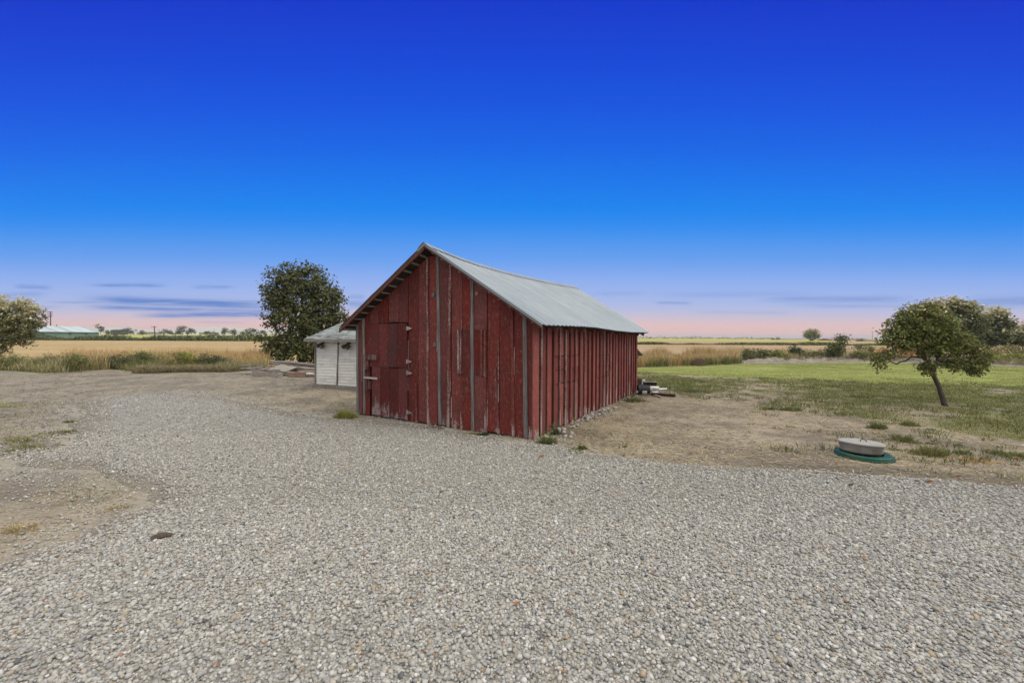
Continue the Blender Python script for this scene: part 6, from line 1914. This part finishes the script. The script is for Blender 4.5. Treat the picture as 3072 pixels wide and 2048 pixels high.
def house(name, label, px0, px1, pyb, pyw, pyr, Y, depth, wallm, roofm, zb=0.0, cat='house', windows=(), hip=0.0):
    a, b_ = PX(px0, pyb, Y), PX(px1, pyb, Y); L = b_[0] - a[0]
    root = empty(name, (a[0], Y, zb)); tag(root, label, cat)
    hw = PX(px0, pyw, Y)[2] - zb; hr = PX(px0, pyr, Y)[2] - zb
    mb = MB(); mb.box((L / 2, depth / 2, hw / 2), (L, depth, hw)); mb.build('wall', M[wallm], root)
    mb = MB(); e = .04 * L + .2; h_ = hip * L
    V = [(-e, -.5, hw), (L + e, -.5, hw), (L + e, depth + .5, hw), (-e, depth + .5, hw), (-e + h_, depth / 2, hr), (L + e - h_, depth / 2, hr)]
    mb.add(V, [(0, 1, 5, 4), (2, 3, 4, 5), (1, 2, 5), (3, 0, 4), (3, 2, 1, 0)]); mb.build('roof', M[roofm], root)
    for (wx, wz, ww, wh_) in windows:
        mb = MB(); mb.box((L * wx, -.03, hw * wz), (L * ww, .08, hw * wh_)); mb.build('window', M['far_dark'], root)
    return root


house('farm_shed', 'low dark boxy far shed beside the round far tree', 332, 355, 1001, 990, 988, 330, 8, 'far_dark', 'far_dark', 2.0, 'shed', ((.5, .4, .2, .5),))
house('farm_house', 'low white far house with a dark roof left of the leaning pole', 410, 452, 1001, 998, 995.5, 340, 9, 'far_wall', 'far_roof_red', 2.1, 'house', ((.25, .5, .1, .4), (.7, .5, .1, .4)), .12)
house('warehouse', 'pale flat far building beside the dome shaped bush', 596, 614, 1002, 997, 995.5, 420, 20, 'far_wall', 'far_wall', 2.6, 'building', ((.3, .5, .12, .3), (.7, .5, .12, .3)))
house('long_shed', 'long low far building with a reddish roof beside the lone tree', 2349, 2424, 1023, 1020, 1016.3, 480, 16, 'far_wall', 'far_roof_red', 0.0, 'building', ((.12, .6, .06, .3), (.5, .6, .06, .3)))
house('long_shed', 'grey roofed far building right of the lone tree', 2450, 2492, 1023, 1020, 1017, 470, 14, 'far_wall', 'far_roof_red', 0.0, 'building', ((.4, .6, .1, .3),))
house('long_shed', 'longest reddish roofed far building behind the largest dark shrub', 2498, 2614, 1027, 1021, 1014.5, 300, 14, 'far_wall', 'far_roof_red', 0.0, 'building', ((.35, .55, .03, .4), (.5, .55, .03, .4), (.7, .55, .03, .4)))
house('farm_house', 'pale green far house right of the reddish roofs', 2604, 2638, 1028, 1022, 1018, 262, 9, 'far_wall_green', 'far_roof_red', 0.0, 'house', ((.55, .5, .12, .4), (.85, .5, .1, .4)))
house('farm_house', 'white far house partly behind the small dark skyline tree', 2546, 2570, 1027, 1024, 1021.5, 268, 8, 'far_wall', 'far_wall', 0.0, 'house', ((.4, .5, .14, .4),))


def utility_pole(label, px0, py0, px1, py1, Y, r, arm=True):
    a, b_ = PX(px0, py0, Y), PX(px1, py1, Y); root = empty('utility_pole', a); tag(root, label, 'pole')
    mb = MB(); mb.tube([np.array([0, 0, -2.0]), b_ - a], [r, r * .7], 8); mb.build('pole', M['far_dark'], root)
    if arm:
        mb = MB(); c_ = (b_ - a) * .93; mb.beam(c_ + np.array([-.9, -.2, .05]), c_ + np.array([.9, -.2, -.05]), .14, .14); mb.build('crossarm', M['far_dark'], root)


utility_pole('leaning utility pole on the left skyline behind the hedgerow', 466, 1006, 462.5, 978, 132, .16)
utility_pole('thin far mast over the low grey green bush', 643, 1000, 642, 987, 340, .16, False)
utility_pole('thin faint pole over the far reddish roofs at the right', 2617, 1020, 2617, 994, 300, .11)
# tall mast with three rings of lamps behind the green barn
mY = 210; p = PX(152, 1000, mY); zt = PX(152, 935, mY)[2]
ms = empty('light_mast', (p[0], mY, 0)); tag(ms, 'tall mast with three tiers of lamps behind the green barn', 'mast')
mb = MB(); mb.tube([(0, 0, 0), (0, 0, zt)], [.28, .16], 8); mb.build('pole', M['far_dark'], ms)
for py, w_ in ((936, 5.8), (941.5, 6.2), (947, 5.8), (950.5, 4.0)):
    z = PX(152, py, mY)[2]; r = w_ / FPX * mY
    rg = MB(); rg.beam((-r, 0, z), (r, 0, z), .12, .14); rg.beam((0, -r * .4, z), (0, r * .4, z), .12, .12); ro = rg.build('tier', M['far_dark'], ms)
    for i in range(5):
        x = -r + 2 * r * i / 4; lm = MB(); lm.box((x, -.25, z + .12), (.42, .3, .34)); lm.build('lamp', M['far_roof_red'], ro)
# fence posts along the hedgerow
for px, lab in ((490, 'far fence post under the low dark skyline tree'), (526, 'far fence post left of the tallest far tree'), (562, 'far fence post below the tallest far tree')):
    p = PX(px, 1012, 119); mb = MB(); mb.tube([(0, 0, 0), (0, 0, 2.15), (0.0, 0, 2.25)], [.11, .09, .03], 7); o = mb.build('fence_post', M['far_dark'], None); o.location = (p[0], 119, 0)
    tag(o, lab, 'post', 'fence posts along the hedgerow')

# ------------------------------------------------------------------ evening haze over the fields
m = bpy.data.materials.new('haze'); m.use_nodes = True; t = NT(m.node_tree); t.n.clear()
pv = t.new('ShaderNodeVolumePrincipled'); pv.inputs['Color'].default_value = (0.85, 0.85, 0.88, 1); pv.inputs['Density'].default_value = 0.00024; pv.inputs['Anisotropy'].default_value = 0.0
ot_ = t.new('ShaderNodeOutputMaterial'); t.put(ot_.inputs['Volume'], pv.outputs[0])
hb = MB(); hb.box((0, 3000, 12.5), (13000, 12800, 51)); ho = hb.build('haze', m); tag(ho, 'thin pale evening haze over the fields', 'haze', kind='stuff')
